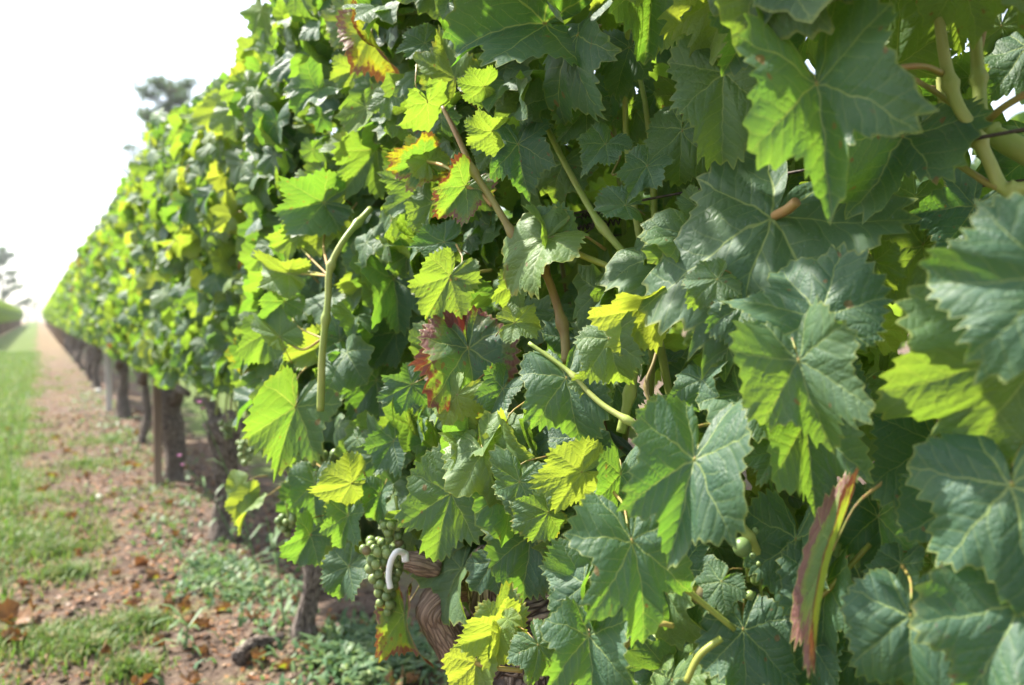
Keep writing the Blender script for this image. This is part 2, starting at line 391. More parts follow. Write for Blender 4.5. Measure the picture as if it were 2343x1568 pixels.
def leaf_arrays(seed, n=96, rings=6, fold=.25, bend=.5, cup=.15, wave=.06, lobe=1.0, twist=0., curl=0., teeth=1.0):
    rg = np.random.default_rng(seed)
    th, rad = outline(n, rg, lobe, teeth)
    fr = np.linspace(0, 1, rings + 1)[1:] ** .85
    X = [np.zeros(1)]; Y = [np.zeros(1)]; RM = [np.zeros(1)]; TH = [np.zeros(1)]
    for f in fr:
        rr = rad * f if f > .75 else (rad * f)
        X.append(np.sin(th) * rr); Y.append(np.cos(th) * rr); RM.append(np.full(n, f)); TH.append(th)
    x = np.concatenate(X); y = np.concatenate(Y); rm = np.concatenate(RM); tt = np.concatenate(TH)
    lp = np.stack([x, y, rm], 1)
    r = np.sqrt(x * x + y * y)
    ph = rg.uniform(0, 6.28, 6)
    z = -cup * r * r
    z = z + wave * rm ** 2 * r * (np.sin(3 * tt + ph[0]) + .7 * np.sin(5 * tt + ph[1]) + .35 * np.sin(11 * tt + ph[2]))
    z = z + .018 * np.sin(9 * x + ph[3]) * np.sin(8 * y + ph[4]) * rm
    # raised blade between the main veins
    sect = np.abs(tt); d = np.min(np.abs(sect[:, None] - np.radians([0, 50, 102, 148])[None]), 1)
    z = z + .10 * r * np.clip(d / .4, 0, 1) * (1 - .4 * rm)
    # curled-in margins
    if curl:
        k = np.clip((rm - .55) / .45, 0, 1) ** 2 * (.5 + .5 * np.sin(2 * tt + ph[5])); z = z + curl * .35 * k; x = x * (1 - .3 * curl * k); y = y * (1 - .25 * curl * k)
    # fold along the midrib, then a bend along it, then a twist
    fa = fold * np.tanh(np.abs(x) / .12)
    xs = np.sign(x) * (np.abs(x) * np.cos(fa) - z * np.sin(fa)); zs = np.abs(x) * np.sin(fa) + z * np.cos(fa)
    x, z = np.where(np.abs(x) > 0, xs, x), zs
    if abs(bend) > 1e-3:
        a = -bend * np.clip(y, -1, 1.2); Rb = 1 / -bend
        y2 = Rb * np.sin(a) - z * np.sin(a); z2 = Rb * (1 - np.cos(a)) + z * np.cos(a)
        y, z = y2, z2
    if twist:
        a = twist * y; x, z = x * np.cos(a) - z * np.sin(a), x * np.sin(a) + z * np.cos(a)
    V = np.stack([x, y, z], 1)
    T = []
    idx = np.arange(n); nx = (idx + 1) % n
    cut = idx == n - 1         # the petiole sinus stays open
    T.append(np.stack([np.zeros(n, int), 1 + nx, 1 + idx], 1)[~cut])
    for k in range(rings - 1):
        a = 1 + k * n + idx; b_ = 1 + k * n + nx
        T.append(np.stack([a, b_, b_ + n], 1)[~cut]); T.append(np.stack([a, b_ + n, a + n], 1)[~cut])
    return V, np.concatenate(T), lp
def leaf_mesh(name, *a, **k):
    V, T, lp = leaf_arrays(*a, **k)
    return np_mesh(name, V, T, LEAF, lp)
def variant(i, n, rings):
    rg = random.Random(100 + i)
    return dict(seed=200 + i, n=n, rings=rings, fold=rg.uniform(-.1, .5), bend=rg.uniform(-.1, 1.0), cup=rg.uniform(-.15, .3), wave=rg.uniform(.05, .13),
                lobe=rg.uniform(.45, 1.1), twist=rg.uniform(-.5, .5), curl=rg.choice([0, 0, 0, .5, -.5]))
VAR_HI = [leaf_arrays(**variant(i, 112, 7)) for i in range(16)]
VAR_MD = [leaf_arrays(**variant(i, 60, 4)) for i in range(12)]
VAR_LO = [leaf_arrays(**variant(i, 32, 2)) for i in range(10)]
MESH_HI = [np_mesh("leaf", *v[:2], LEAF, v[2]) for v in VAR_HI]
MESH_MD = [np_mesh("leaf", *v[:2], LEAF, v[2]) for v in VAR_MD]
MESH_LO = [np_mesh("leaf", *v[:2], LEAF, v[2]) for v in VAR_LO]
def petiole_mesh(i):
    rg = random.Random(i)
    pts = smooth_path([(0, .02, .0), (0, -.12, -.06), (rg.uniform(-.15, .15), -.4, -.28 + rg.uniform(-.1, .1)), (rg.uniform(-.35, .35), -.65, -.7)], 9)
    V, T = tube(pts, [.022, .018, .016, .016, .016, .017, .018, .021, .027], 6)
    return np_mesh("petiole", V, T, PET)
PETS = [petiole_mesh(i) for i in range(6)]

def leaf_matrix(p, m, n, L):
    m = m.normalized(); n = (n - m * n.dot(m)).normalized(); x = m.cross(n)
    M = Matrix.Identity(4)
    for i in range(3): M[i][0], M[i][1], M[i][2], M[i][3] = x[i] * L, m[i] * L, n[i] * L, p[i]
    return M

# hero leaves read off the photograph: junction, tip, depth, roll deg, pitch deg (tip to camera +), bend, fold, yellow, brown, red, size factor
HERO = [
 # jx,jy,tx,ty,    z,  roll,pit, bend,fold, yel,brn,red, lobe
 (1867,192,1856,494,.50, -8, 12, .35, .28, .12,0,0, 1.15),
 (1654,165,1636,378,.62,  8, 10, .30, .15, .32,0,0, .8),
 (2064,313,1940,490,.57,-14, 15, .45, .45, .10,0,0, .8),
 (1773,494,1575,830,.60, 4,-8, .45, .25, .18,0,.3, 1.0),
 (1869,725,1800,548,.52, 10, 26, .25,-.05, .10,0,0, .75),
 (1826,825,1865,1040,.50, 6, 18, .45, .30, .25,0,0, 1.0),
 (1890,890,2018,1000,.56,10,  5, .30, .20, .12,0,0, .9),
 (1845,965,1850,1180,.545,-12,12, .4, .25, .20,0,0, .8),
 (1588,1050,1500,1275,.53, 6, 15, .35, .22, .08,0,.5, 1.0),
 (1446,1238,1490,1462,.56,-8, 20, .4, .30, .10,0,.2, 1.1),
 (1348,1453,1345,1610,.60, 6, 12, .3, .25, .10,0,0, .8),
 (2082,1407,2030,1612,.46, 0, 18, .2, .12, .05,0,0, .85),
 (2335,1385,2140,1590,.43,-10, 5, .2, .15, .05,.22,1, .6),
 (2315,1107,2281,1412,.43, 6, 15, .4, .30, .05,0,0, .8),
 (2244,777,2030,890,.48, 20, 10, .2, .25, .04,0,0, .6),
 (2385,790,2022,925,.44,-20,-5, .2, .10, .34,0,0, .6),
 (2430,645,2108,617,.385,  0, 10, .3, .30, .08,0,0, .6),
 (2050,151,1935, 12,.64, -5,-10, .2, .10, .42,0,0, .6),
 (1745, 25,1650,172,.59, -8, 10, .4, .35, .06,0,0, 1.0),
 (1680,-10,1590,140,.62, 30,  0, .3, .30, .85,0,0, .8),
 (1490,-25,1471,151,.66,-10, 12, .4, .40, .12,0,0, .9),
 (1245, 55,1008, 80,.76, 10, 10, .5, .25, .03,0,0, .7),
 (1322, 80,1258,285,.74, 62, 10, .5, .50, .08,0,0, .9),
 (1040,180,1002, 66,.90,-15, -5, .1, .15, .58,0.07,.3, .8),
 ( 972,100, 900,112,.94, 15,  5, .6, .30, .08,0,0, .8),
 ( 850, 75, 893,188,1.05,52, -5, .3, .55, .85,.55,.3, .6),
 (1108,198,1046,215,.80,-30, 30, .4, .20, .35,0,0, .5),
 (1186,331,1196,452,.80, 10, 15, .5, .20, .04,0,0, 1.1),
 (1125,300,1062,312,.78,-25, 35, .9, .40, .45,0,0, .9),
 ( 978,368, 930,300,.92, 20,-10, .2, .15, .95,0.12,.3, .6),
 ( 970,366, 888,412,.93,-25, 15, .5, .40, .15,.40,.1, .8),
 (1065,426,1003,510,.80,-10, 12, .4, .25, .22,.42,.8, .8),
 ( 975,431, 862,490,.95, 10, -5, .2, .20, .30,0,0, .8),
 ( 990,465, 955,540,.93, 48,  0, .3, .40, .40,0,0, .8),
 (1015,555, 930,572,.90, 15,  5, .2, .25, .06,0,0, .7),
 (1258,537,1232,445,.76, 35,  0, .3, .20, .28,0,0, .7),
 (1252,545,1098,640,.75, 50, -5, .3, .35, .65,0.11,.2, .7),
 (1030,632, 972,738,.85, -5, -8, .1, .10, .42,0,.2, .6),
 (1070,796,1118,980,.84,-10, 10, .35, .25, .12,.50,.8, .9),
 (1068,790,1060,690,.86,  8, 10, .2, .15, .30,.95,1, .9),
 (1060,792, 945,845,.87, 15,  5, .4, .30, .2,.75,.8, .8),
 (1178,739,1254,732,.75,-18, 25, .3, .25, .62,0,0, 1.0),
 (1452,676,1420,622,.70, 10, 10, .1, .15, .50,0,0, .6),
 (1490,700,1345,742,.66,-38, 15, .2, .20, .88,0,0, .8),
 (1392,775,1412,896,.66, 12, 22, .5, .45, .42,0,0, .8),
 (1296,865,1312,1026,.70, 8, 12, .3, .15, .15,0,.3, .4),
 (1045,905, 985,1008,.80,20, -8, .2, .15, .98,0,0, .8),
 ( 940,880, 860,920,.95,-10, 12, .4, .25, .10,0,0, .9),
 ( 676,930, 632,1091,1.1,-6, 10, .4, .22, .20,.14,1, 1.0),
 ( 721,1105, 722,1195,1.1,12,10, .3, .30, .10,0,0, .8),
 ( 805,1105, 726,1137,.96,-20,35, .3, .10, .70,0,0, .8),
 ( 796,1180, 775,1254,.96,10, 12, .5, .40, .15,0,0, 1.1),
 (1030,1129, 992,1288,.85, 4, 10, .35, .18, .24,0,0, 1.1),
 (1330,1080,1216,1100,.68,-25,25, .2, .20, .68,0,0, .8),
 (1253,1172,1168,1200,.69,-15,20, .4, .30, .28,0.09,0, .6),
 (1215,1225,1184,1370,.80, 10, 8, .3, .15, .08,.14,1, .5),
 (1335,1328,1225,1300,.63,-18,10, .3, .25, .15,0,.2, .6),
 (1338,1335,1300,1450,.62, 50,10, .4, .40, .12,0,0, .9),
 (1231,1476,1288,1552,.66, -5,12, .3, .22, .18,0,0, .9),
 (1147,1442,1046,1466,.70,-30,30, .3, .15, .72,0,0, .8),
 (1140,1440,1172,1335,.71, 10,20, .3, .20, .60,0.15,0, .8),
 (1088,1517,1078,1625,.70, 15,-10, .2, .15, .90,0,0, .7),
 (1161,1416,1198,1424,.68,-20,25, .3, .20, .95,0.15,.2, .8),
 (1144,1452,1142,1508,.68,-10,15, .3, .20, .80,0,0, .8),
 (1820,1235,1768,1392,.60, 15,10, .3, .20, .10,0,.6, .6),
 (1905,1255,1802,1525,.50, 70,10, .4, .75, .60,.62,.7, .8),
 ( 552,1118, 500,1172,1.5,25, 0, .3, .20, .75,0,0, .8),
 ( 580,1150, 530,1212,1.5,40, 0, .3, .30, .80,0,0, .8),
 ( 710,1222, 678,1296,1.05,-20,10,.5, .30, .10,0,0, .5),
 ( 799,1295, 757,1370,1.0,12, 0, .3, .25, .12,0,0, .6),
 (925,1405, 925,1520,.98,30, 5, .5, .55, .30,.50,.6, .8),
 ( 717,440, 630,432,1.18,-10, 5, .3, .25, .65,0,0, .9),
 ( 740,465, 628,492,1.16,-15,20, .4, .25, .12,0,0, .8),
 ( 748,500, 648,548,1.17,10, 0, .2, .20, .60,0,0, .8),
 ( 660,626, 572,612,1.16,-10,10, .4, .30, .60,0,0, 1.0),
 ( 668,540, 622,585,1.19,-10,10, .4, .30, .40,0,0, 1.0),
 ( 640,770, 585,712,1.15,10, 5, .3, .25, .35,0,0, .8),
 ( 650,690, 600,742,1.17,-10, 5, .3, .25, .15,0,0, .8),
 ( 728,795, 648,835,1.20,10, 0, .2, .15, .62,0.07,.2, .5),
 ( 610,762, 588,842,1.22,10, 5, .2, .15, .25,0,0, .3),
 (860,870,800,960,1.20,-8,5,.3,.2,.08,0,0,.6),
 (905,760,850,850,1.2,8,5,.3,.2,.06,0,0,.7),
 (840,640,790,690,1.2,8,5,.3,.2,.55,0,0,.7),
 (900,640,930,760,1.1,-8,8,.4,.35,.05,0,0,.9),
 ( 810,350, 745,298,1.2,10,-5, .2, .20, .60,0,0, .9),
 ( 862,340, 782,450,1.18,-10,0, .2, .20, .28,0,0, .8),
 ( 810, 50, 717, 42,1.2,12,-5, .3, .25, .60,0.10,0, .9),
 ( 815,160, 742,186,1.15,-5,0, .3, .20, .52,0,.2, .9),
 ( 706,285, 668,262,1.35,0,10, .3, .20, .92,0,0, .9),
 (1420,1085,1405,1180,.63,-10,12,.3, .25, .15,0,0, .8),
 (2140,1010,2080,1190,.55, 15,10,.3, .25, .06,0,0, .7),
 (2200,1150,2120,1330,.50,-15,12,.3, .2, .05,0,.6, .7),
 (2010,1180,1985,1330,.58, 10, 5,.3, .2, .05,0,0, .7),
 (1700,1440,1690,1600,.58,-8, 16,.3, .25, .10,0,0, .8),
 (1890,1330,1840,1480,.58, 12, 6,.3, .25, .12,0,0, .8),
 (1300, 870,1190, 905,.80, 12,-6,.2, .2, .85,0,0, .8),
 (2110, 560,2010, 690,.62, 12,-6,.2, .2, .40,0,0, .6),
 (2230, 470,2120, 590,.60,-12,6,.2, .2, .03,0,0, .7),
 (1560, 300,1540, 440,.72, 12,-6,.2, .2, .30,0,0, .7),
  (1385,330,1325,395,.74, 12, 6,.2, .2, .12,0,0, .6),
 (1340, 250,1275, 330,.80, -12,-6,.2, .2, .25,0,0, .6),
 (1430, 470,1350, 460,.70, 10,25,.5, .4, .12,0,0, .5),
 (1560, 20,1500,120,.68, 20, 0,.3, .25, .80,0,0, .8),
 (1400,-10,1385, 70,.72,-15, 0,.3, .25, .75,0,0, .7),
 (1440,110,1395,215,.76, 10, 5,.3, .25, .15,0,0, .9),
 (1700,300,1610,345,.68, 10, 0,.3, .25, .55,0,0, .8),
 (1480,380,1430,455,.70, 10, 5,.4, .25, .10,0,0, .8),
 (1590,470,1545,430,.68,  0, 0,.3, .25, .35,0,0, .8),
 (1960,120,1920,230,.62, 10, 0,.3, .25, .50,0,0, .8),
 (1370,860,1330,930,.69,  8, 0,.3, .25, .60,0,0, .9),
 (1150,890,1105,960,.80, 10, 8,.4, .3, .12,0,0, .9),
 ( 900,1010, 860,1080,.98, 10, 8,.4, .3, .10,0,0, .9),
 ( 980,1020,1020,1085,.95,-10, 8,.4, .3, .18,0,0, .9),
 ( 870,1130, 850,1195,.98, 10, 8,.4, .3, .12,0,0, 1.1),
 (1180,650,1150,720,.82, 10, 0,.4, .3, .50,0,0, 1.0),
 (1130,330,1085,390,.86, 10, 0,.4, .3, .30,0,0, .9),
 (1650,760,1600,820,.60, 10, 0,.4, .3, .40,0,0, .9),
 (1860,1480,1830,1590,.58, 0, 8,.3, .25, .08,0,0, .8),
 (1960,1500,1945,1610,.57, 8, 8,.3, .25, .10,0,0, .8),
 (2290, 60,2275,180,.62,-8, 0,.3, .25, .50,0,0, .8),
 (2350,110,2330,260,.60, 6, 8,.3, .25, .15,0,0, .8),
 (2180, 30,2205,130,.66, 6, 0,.3, .25, .45,0,0, .8),
 (1640,640,1560,700,.58, 12, 0,.3, .25, .30,0,0, .9),
 (1700,700,1650,800,.57, 10, 5,.3, .25, .12,0,0, .9),
 (2000,600,2040,680,.60,-10, 5,.3, .25, .50,0,0, .9),
 (1780,1030,1720,1110,.57, 10, 5,.3, .25, .25,0,0, .9),
 (1650,1330,1590,1400,.58, 10, 5,.3, .25, .20,0,0, .9),
 (1530, 950,1470,1020,.62, 10, 5,.3, .25, .45,0,0, 1.0),
 (2060,1290,2010,1370,.54, 10, 5,.3, .25, .10,0,0, .9),
 (1400,215,1370,300,.90, 8, 5,.3, .25, .12,0,0, .9),
 (1455,255,1430,340,.88,-8, 5,.3, .25, .30,0,0, .9),
 (1440,150,1480,205,.90, 6, 0,.3, .25, .15,0,0, .8),
 (1500,215,1470,280,.86, 6, 0,.3, .25, .20,0,0, .8),
 (1440,790,1460,865,.78, 6, 0,.3, .25, .20,0,0, .8),
 (1410,880,1450,960,.80, 6, 0,.3, .25, .15,0,0, .8),
]
HERO_W = {1773: .66, 1588: .70, 1446: .68, 1867: .68, 1826: .8, 1905: .26, 2064: .95, 1869: .95, 2050: .9, 1245: .9}
# keep-clear spots for the filler leaves: photo point, radius, depth of what must stay in view
CLEAR = [(1230,1400,110,1.2),(1330,1400,80,1.2),(1010,1440,70,1.15),(905,1300,55,1.2),(1340,520,110,.95),(1240,520,60,.95),
         (2180,200,100,.65),(2250,330,110,.65),(2300,420,70,.65),(1700,1240,75,.68),(1460,850,70,.75),(1155,650,45,6),
         (740,850,22,1.2),(745,700,22,1.2),(780,560,30,1.2),(830,490,30,1.2),(752,632,30,1.2),(1080,360,30,.85),(1130,460,25,.85),(1200,560,25,.85),(1270,690,30,.8),
         (880,1290,60,1.2),(735,1390,90,2.2),(650,1190,25,1.4),(1445,190,40,9),(2190,90,10,9),(2325,110,10,9),(1960,5,10,9),(620,1400,90,2.5),(715,1290,50,2.2),(485,1120,55,3.2),(505,1210,45,3.2)]

# ------------------------------------------------------------------ setting: ground
def graded(a, b, step, lo, hi, g=1.25):
    v = list(np.arange(a, b + 1e-6, step)); s = step; x = b
    while x < hi: s *= g; x += s; v.append(x)
    s = step; x = a
    while x > lo: s *= g; x -= s; v.insert(0, x)
    return np.array(v)
xs = graded(-1.9, 1.4, .035, -150, 150); ys = graded(.9, 6.5, .04, -25, 160, 1.16)
GV = [(x, y, gh(x, y)) for y in ys for x in xs]
nx = len(xs); gi = np.arange(len(ys) * nx).reshape(len(ys), nx)
a, b_, c_, d_ = gi[:-1, :-1].ravel(), gi[:-1, 1:].ravel(), gi[1:, 1:].ravel(), gi[1:, :-1].ravel()
tag(link("ground", np_mesh("ground", GV, np.concatenate([np.stack([a, b_, c_], 1), np.stack([a, c_, d_], 1)]), SOIL)), kind="structure")

# ------------------------------------------------------------------ vines
def canopy_leaf(y0, rg, hmin=.43, top=1.52, half=.62, side_p=(.62, .82)):
    y = y0 + rg.uniform(-half, half)
    hmin = max(hmin, .45 + .19 * min(1, max(0, (y - 1.35) / .6))); top += .12 * min(1, max(0, (y - 1.9) / .8))
    tp = top + .10 * mn.noise(Vector((y * 2.1, 5.5, 0))) + .05 * mn.noise(Vector((y * 7, 2.5, 0)))
    bt = hmin + .06 * mn.noise(Vector((y * 2.7, 9.5, 0)))
    h = rg.uniform(bt, tp)
    q = rg.random()
    hw = .225 + .07 * mn.noise(Vector((y * 2.6, h * 2.6, 1.3))) + .03 * mn.noise(Vector((y * 8, h * 8, 4.3)))
    e = (h - bt) / (tp - bt)
    hw *= 1.0 - .45 * max(0, e - .78) / .22 - .45 * max(0, .25 - e) / .25
    if q < side_p[0]: dx, nd = -hw + rg.uniform(-.03, .07), Vector((-.70, -.28, .34))
    elif q < side_p[1]: dx, nd = rg.uniform(-.7, .7) * hw, Vector((rg.uniform(-.6, .6), rg.uniform(-.5, .5), .6))
    else: dx, nd = hw + rg.uniform(-.07, .03), Vector((.75, .0, .50))
    n = nd + Vector((rg.gauss(0, .42), rg.gauss(0, .48), rg.gauss(0, .36)))
    m = Vector((nd.x * .25 + rg.gauss(0, .45), rg.gauss(0, .55), -.8 + rg.gauss(0, .4)))
    L = min(.082, max(.026, rg.gauss(.054, .013)))
    return Vector((ROW + dx, y, h)), m, n, L
def leaf_colour(rg):
    q = rg.random()
    yel = rg.uniform(.05, .30) if q < .40 else (rg.uniform(.3, .6) if q < .82 else rg.uniform(.6, .95))
    br = 0 if rg.random() < .93 else rg.uniform(.03, .2)
    if rg.random() < .012: br = rg.uniform(.6, 1)
    return (yel, br, rg.choice([0, .2, .8]), 1)
def joined_leaves(mats, variants):
    Vs, Ts, Ls = [], [], []; off = 0
    for i, Mx in enumerate(mats):
        V, T, lp = variants[i % len(variants)]
        A = np.array(Mx)[:3]
        Vs.append(V @ A[:, :3].T + A[:, 3]); Ts.append(T + off); Ls.append(lp); off += len(V)
    return np.concatenate(Vs), np.concatenate(Ts), np.concatenate(Ls)

def trunk_mesh(seed, h=.47, r=.055, hi=True, lean=.05):
    rg = random.Random(seed)
    n = 60 if hi else 20; ns = 40 if hi else 12
    pts = smooth_path([(0, 0, -.05), (rg.uniform(-.02, .02), rg.uniform(-.02, .02), .04), (rg.uniform(-lean, lean), rg.uniform(-lean, lean), h * .4),
                       (rg.uniform(-lean, lean), rg.uniform(-lean, lean), h * .75), (0, 0, h)], n)
    rad = []
    for i in range(n):
        t = i / (n - 1)
        rad.append(r * (1 + .22 * mn.noise(Vector((t * 6.5, seed * 1.7, 2)))) * (1.25 - .55 * min(t / .35, 1) + .15 * math.sin(t * 7 + seed) + .45 * max(0, (t - .72) / .28)) if i < n - 2 else r * (.9 if i == n - 2 else .45))
    return bark_tube('trunk', pts, rad, ns, .34 if hi else .3, 13, seed, .22)
def cordon_mesh(seed, sgn, h=.47, ln=.5, hi=True):
    rg = random.Random(seed + 77)
    pts = smooth_path([(0, 0, h - .05), (rg.uniform(-.03, .03), sgn * .09, h + .015), (rg.uniform(-.03, .03), sgn * .25, h + .05), (0, sgn * ln, h + .04)], 26 if hi else 8)
    n = len(pts); rad = [.036 - .022 * (i / (n - 1)) for i in range(n)]
    return bark_tube('cordon', pts, rad, 16 if hi else 7, .3, 22, seed, .2)
def shoot_meshes(seed, count, hi=True, base_h=.5, top=1.45):
    out = []
    rg = random.Random(seed + 500)
    for k in range(count):
        y = -.55 + 1.1 * (k + .5) / count + rg.uniform(-.05, .05)
        dx = rg.uniform(-.14, .14)
        pts = smooth_path([(0, y, base_h), (dx * .5, y + rg.uniform(-.04, .04), base_h + .3), (dx, y + rg.uniform(-.08, .08), base_h + .62), (dx * 1.3, y + rg.uniform(-.15, .15), top + rg.uniform(-.1, .08))], 22 if hi else 7)
        n = len(pts)
        rad = [(.0048 - .0028 * i / (n - 1)) * (1.28 if hi and i % 4 == 0 else 1) for i in range(n)]
        out.append(tube(pts, rad, 7 if hi else 4))
    return out

PARTS_MAX = 290
def add_leaf_object(vine, base, Mx, mesh, colr, pet=None):
    o = bpy.data.objects.new("leaf", mesh); COL.objects.link(o)
    o.parent = vine; o.matrix_basis = Matrix.Translation(-base) @ Mx; o.color = colr
    if pet is not None:
        q = bpy.data.objects.new("petiole", pet); COL.objects.link(q); q.parent = o
    return o

VINES = [  # y, leaves, LOD, label
 (-.31, 260, 'hi', "grapevine at the right edge of the photo, its dark leaves nearest the viewer"),
 (.89, 2200, 'hi', "nearest grapevine, big sharp leaves and the wrinkled dark head low between them"),
 (2.09, 1200, 'md', "grapevine on the slim knotty trunk next to the tall green weed"),
 (3.25, 950, 'md', "grapevine on the dark trunk behind the pink wildflowers"),
 (4.50, 720, 'lo', "grapevine on the thick double trunk with a pale cut knot and a stake against it"),
 (5.90, 660, 'lo', "young grapevine with hidden thin trunk between the thick knotted trunk and the forked one"),
 (7.54, 640, 'lo', "grapevine on the forked trunk beside a white pebble on the soil"),
 (9.10, 620, 'lo', "grapevine with a thin pale trunk just beyond the forked trunk"),
 (10.9, 600, 'lo', "grapevine on the short black trunk far along the row"),
 (12.2, 600, 'lo', "grapevine with the rusty red trunk far along the row"),
]
hero_info = []
for hz in HERO:
    jx, jy, tx, ty, z = hz[:5]
    L2 = math.hypot(tx - jx, ty - jy)
    hero_info.append((jx + (tx - jx) * .35, jy + (ty - jy) * .35, L2 * (.62 if jx != 1905 else .4), z))
SUNNY = []
for hz in HERO:
    if hz[9] >= .42:
        SUNNY.append(at(hz[0] + (hz[2] - hz[0]) * .4, hz[1] + (hz[3] - hz[1]) * .4, hz[4]))
def blocked(p, L):
    for q in SUNNY:          # gaps in the canopy through which the bright leaves catch the sun
        v = p - q; t = v.dot(sd)
        if .01 < t < 1.2 and (v - sd * t).length < .045: return True
    px, py, z = project(p)
    if z < .12 or px > 2800: return z < .40 and px > -400 and z > 0
    if z < .45 and -300 < px < 2700 and -350 < py < 1900: return True
    rr = L * FPX / z * .7
    for hx, hy, hr, hz_ in hero_info:
        if z < hz_ + .045 and math.hypot(px - hx, py - hy) < hr + rr * .35: return True
    for hx, hy, hr, hz_ in CLEAR:
        if z < hz_ and math.hypot(px - hx, py - hy) < hr + rr * .55: return True
    return False

def build_vine(y0, count, lod, label, seed):
    base = Vector((ROW, y0, gh(ROW, y0) - .005))
    rg = random.Random(seed)
    v = thing("grapevine", base, label, "grapevine")
    hi = lod in ('hi', 'md')
    small = y0 in (5.90, 9.10)
    rr = {2.09: .040, 4.50: .068, 3.25: .058, .89: .07}.get(y0, .034 if small else .062)
    link("trunk", trunk_mesh(seed, .50 if y0 != .89 else .44, rr, hi, .03), v)
    if y0 != .89:
        for s in (-1, 1): link("cordon", cordon_mesh(seed + s, s, .48, .52, hi), v)
    for sm in shoot_meshes(seed, 8 if hi else 6, hi): link("shoot", np_mesh("shoot", *sm, rg.choice([SHOOT, SHOOT, SHOOTB])), v)
    leaves = []
    tries = 0
    near = y0 < 2.6
    while len(leaves) < count and tries < count * 9:
        tries += 1
        hm = .60 if y0 > 3 else .45
        if y0 == .89: hm = .52
        if y0 == 2.09: hm = .47
        p, m, n, L = canopy_leaf(y0, rg, hm, 1.52, .66)
        if y0 < 3.5:
            if near: L *= .86
            if blocked(p, L): continue
        leaves.append((p, m, n, L))
    if near:
        for _ in range(130 if y0 < 2 else 0):      # extra leaves added at the canopy top to shade what hangs below
            p, m, n, L = canopy_leaf(y0, rg, 1.05, 1.55, .66, (.45, .85))
            p.x += rg.uniform(-.07, .06)
            if not blocked(p, L): leaves.append((p, m, n, L * 1.1))
        print('LEAVES', y0, len(leaves))
    n_hero = 0
    if y0 == .89:
        for k, hz in enumerate(HERO):
            jx, jy, tx, ty, z, roll, pit, bend, fold, yel, brn, red, lobe = hz
            J = at(jx, jy, z)
            up_ = 24 if yel < .2 else (10 if yel < .4 else 0)
            dn = math.hypot(tx - jx, ty - jy); pit = max(pit, up_ * (ty - jy) / dn) if ty > jy else min(pit, 1.4 * up_ * (ty - jy) / dn); fold *= 1 - .8 * abs(tx - jx) / dn * (up_ > 0); roll += -up_ * (tx - jx) / dn * .9
            d2 = Vector((tx - jx, -(ty - jy))); L2 = d2.length; d2.normalize()
            al = R_(pit)
            m = (CR * d2.x + CU * d2.y) * math.cos(al) - CF * math.sin(al)
            vd = (CO - J).normalized()
            n = (vd - m * vd.dot(m)).normalized(); n = Matrix.Rotation(R_(roll), 3, m) @ n
            L = L2 * z / FPX / math.cos(al)
            hr = random.Random(900 + k)
            if jx == 1905: fold, bend = .45, .9
            me = leaf_mesh("leaf", 900 + k, 168, 9, fold + (hr.uniform(-.25, .45) if jx != 1905 else 0), bend + (hr.uniform(-.2, .6) if jx != 1905 else 0), hr.uniform(-.1, .25), hr.uniform(.05, .10), lobe, hr.uniform(-.25, .25), 0.0, 1.0)
            add_leaf_object(v, base, leaf_matrix(J, m, n, L) @ Matrix.Diagonal((HERO_W.get(jx, .75), .96, (.95 if jx != 1905 else .34), 1)), me, (yel, brn, red, 1), PETS[k % 6]); n_hero += 1
    meshes = {'hi': MESH_HI, 'md': MESH_MD, 'lo': MESH_LO}[lod]; vars_ = {'hi': VAR_HI, 'md': VAR_MD, 'lo': VAR_LO}[lod]
    leaves.sort(key=lambda q: q[0].x + .15 * q[0].y)
    k = PARTS_MAX - n_hero
    for i, (p, m, n, L) in enumerate(leaves[:k]):
        add_leaf_object(v, base, leaf_matrix(p, m, n, L), meshes[rg.randrange(len(meshes))], leaf_colour(rg), PETS[i % 6] if (near and i < 160) else None)
    rest = leaves[k:]
    if rest:
        Vv, T, lp = joined_leaves([leaf_matrix(p - base, m, n, L) for p, m, n, L in rest], vars_ if lod != 'hi' else VAR_MD)
        f = link("foliage", np_mesh("foliage", Vv, T, LEAF, lp), v, kind="stuff"); f.color = (.25, .03, .2, 1)
    return v, base
VOBJ = {}
for i, (y0, cnt, lod, lab) in enumerate(VINES): VOBJ[y0] = build_vine(y0, cnt, lod, lab, 31 + i)
NV, NB_ = VOBJ[.89]

# more distant vines of the row: trunk, shoots and one mass of foliage each
FOL = []
for k in range(4):
    rg = random.Random(3000 + k); ms = []
    for _ in range(620):
        p, m, n, L = canopy_leaf(k * 3.7 + 5, rg, .62, 1.52, .66, (.5, .72))
        ms.append(leaf_matrix(p - Vector((ROW, k * 3.7 + 5, 0)), m, n, L * 1.08))
    V, T, lp = joined_leaves(ms, [leaf_arrays(**variant(i, 16, 1)) for i in range(8)])
    FOL.append(np_mesh("foliage", V, T, LEAF, lp))
TR = [trunk_mesh(70 + k, .5, .05, False) for k in range(3)]
def far_vine(x, y, k, label, group):
    v = thing("grapevine", (x, y, gh(x, y)), label, "grapevine", group)
    link("trunk", TR[k % 3], v).rotation_euler.z = k
    f = link("foliage", FOL[k % 4], v, kind="stuff"); f.color = (.32, .03, .2, 1)
    if (k // 4) % 2: f.rotation_euler.z = math.pi
y = 13.4; k = 0
while y < 25: far_vine(ROW, y, k, "small blurred grapevine far along the main row near its end", "far grapevines of the main row"); y += 1.2; k += 1
y = -.6; k = 3
while y < 9: far_vine(2.75, y, k, "grapevine of the row behind, glimpsed through gaps between the near leaves", "grapevines of the row behind"); y += 1.2; k += 1
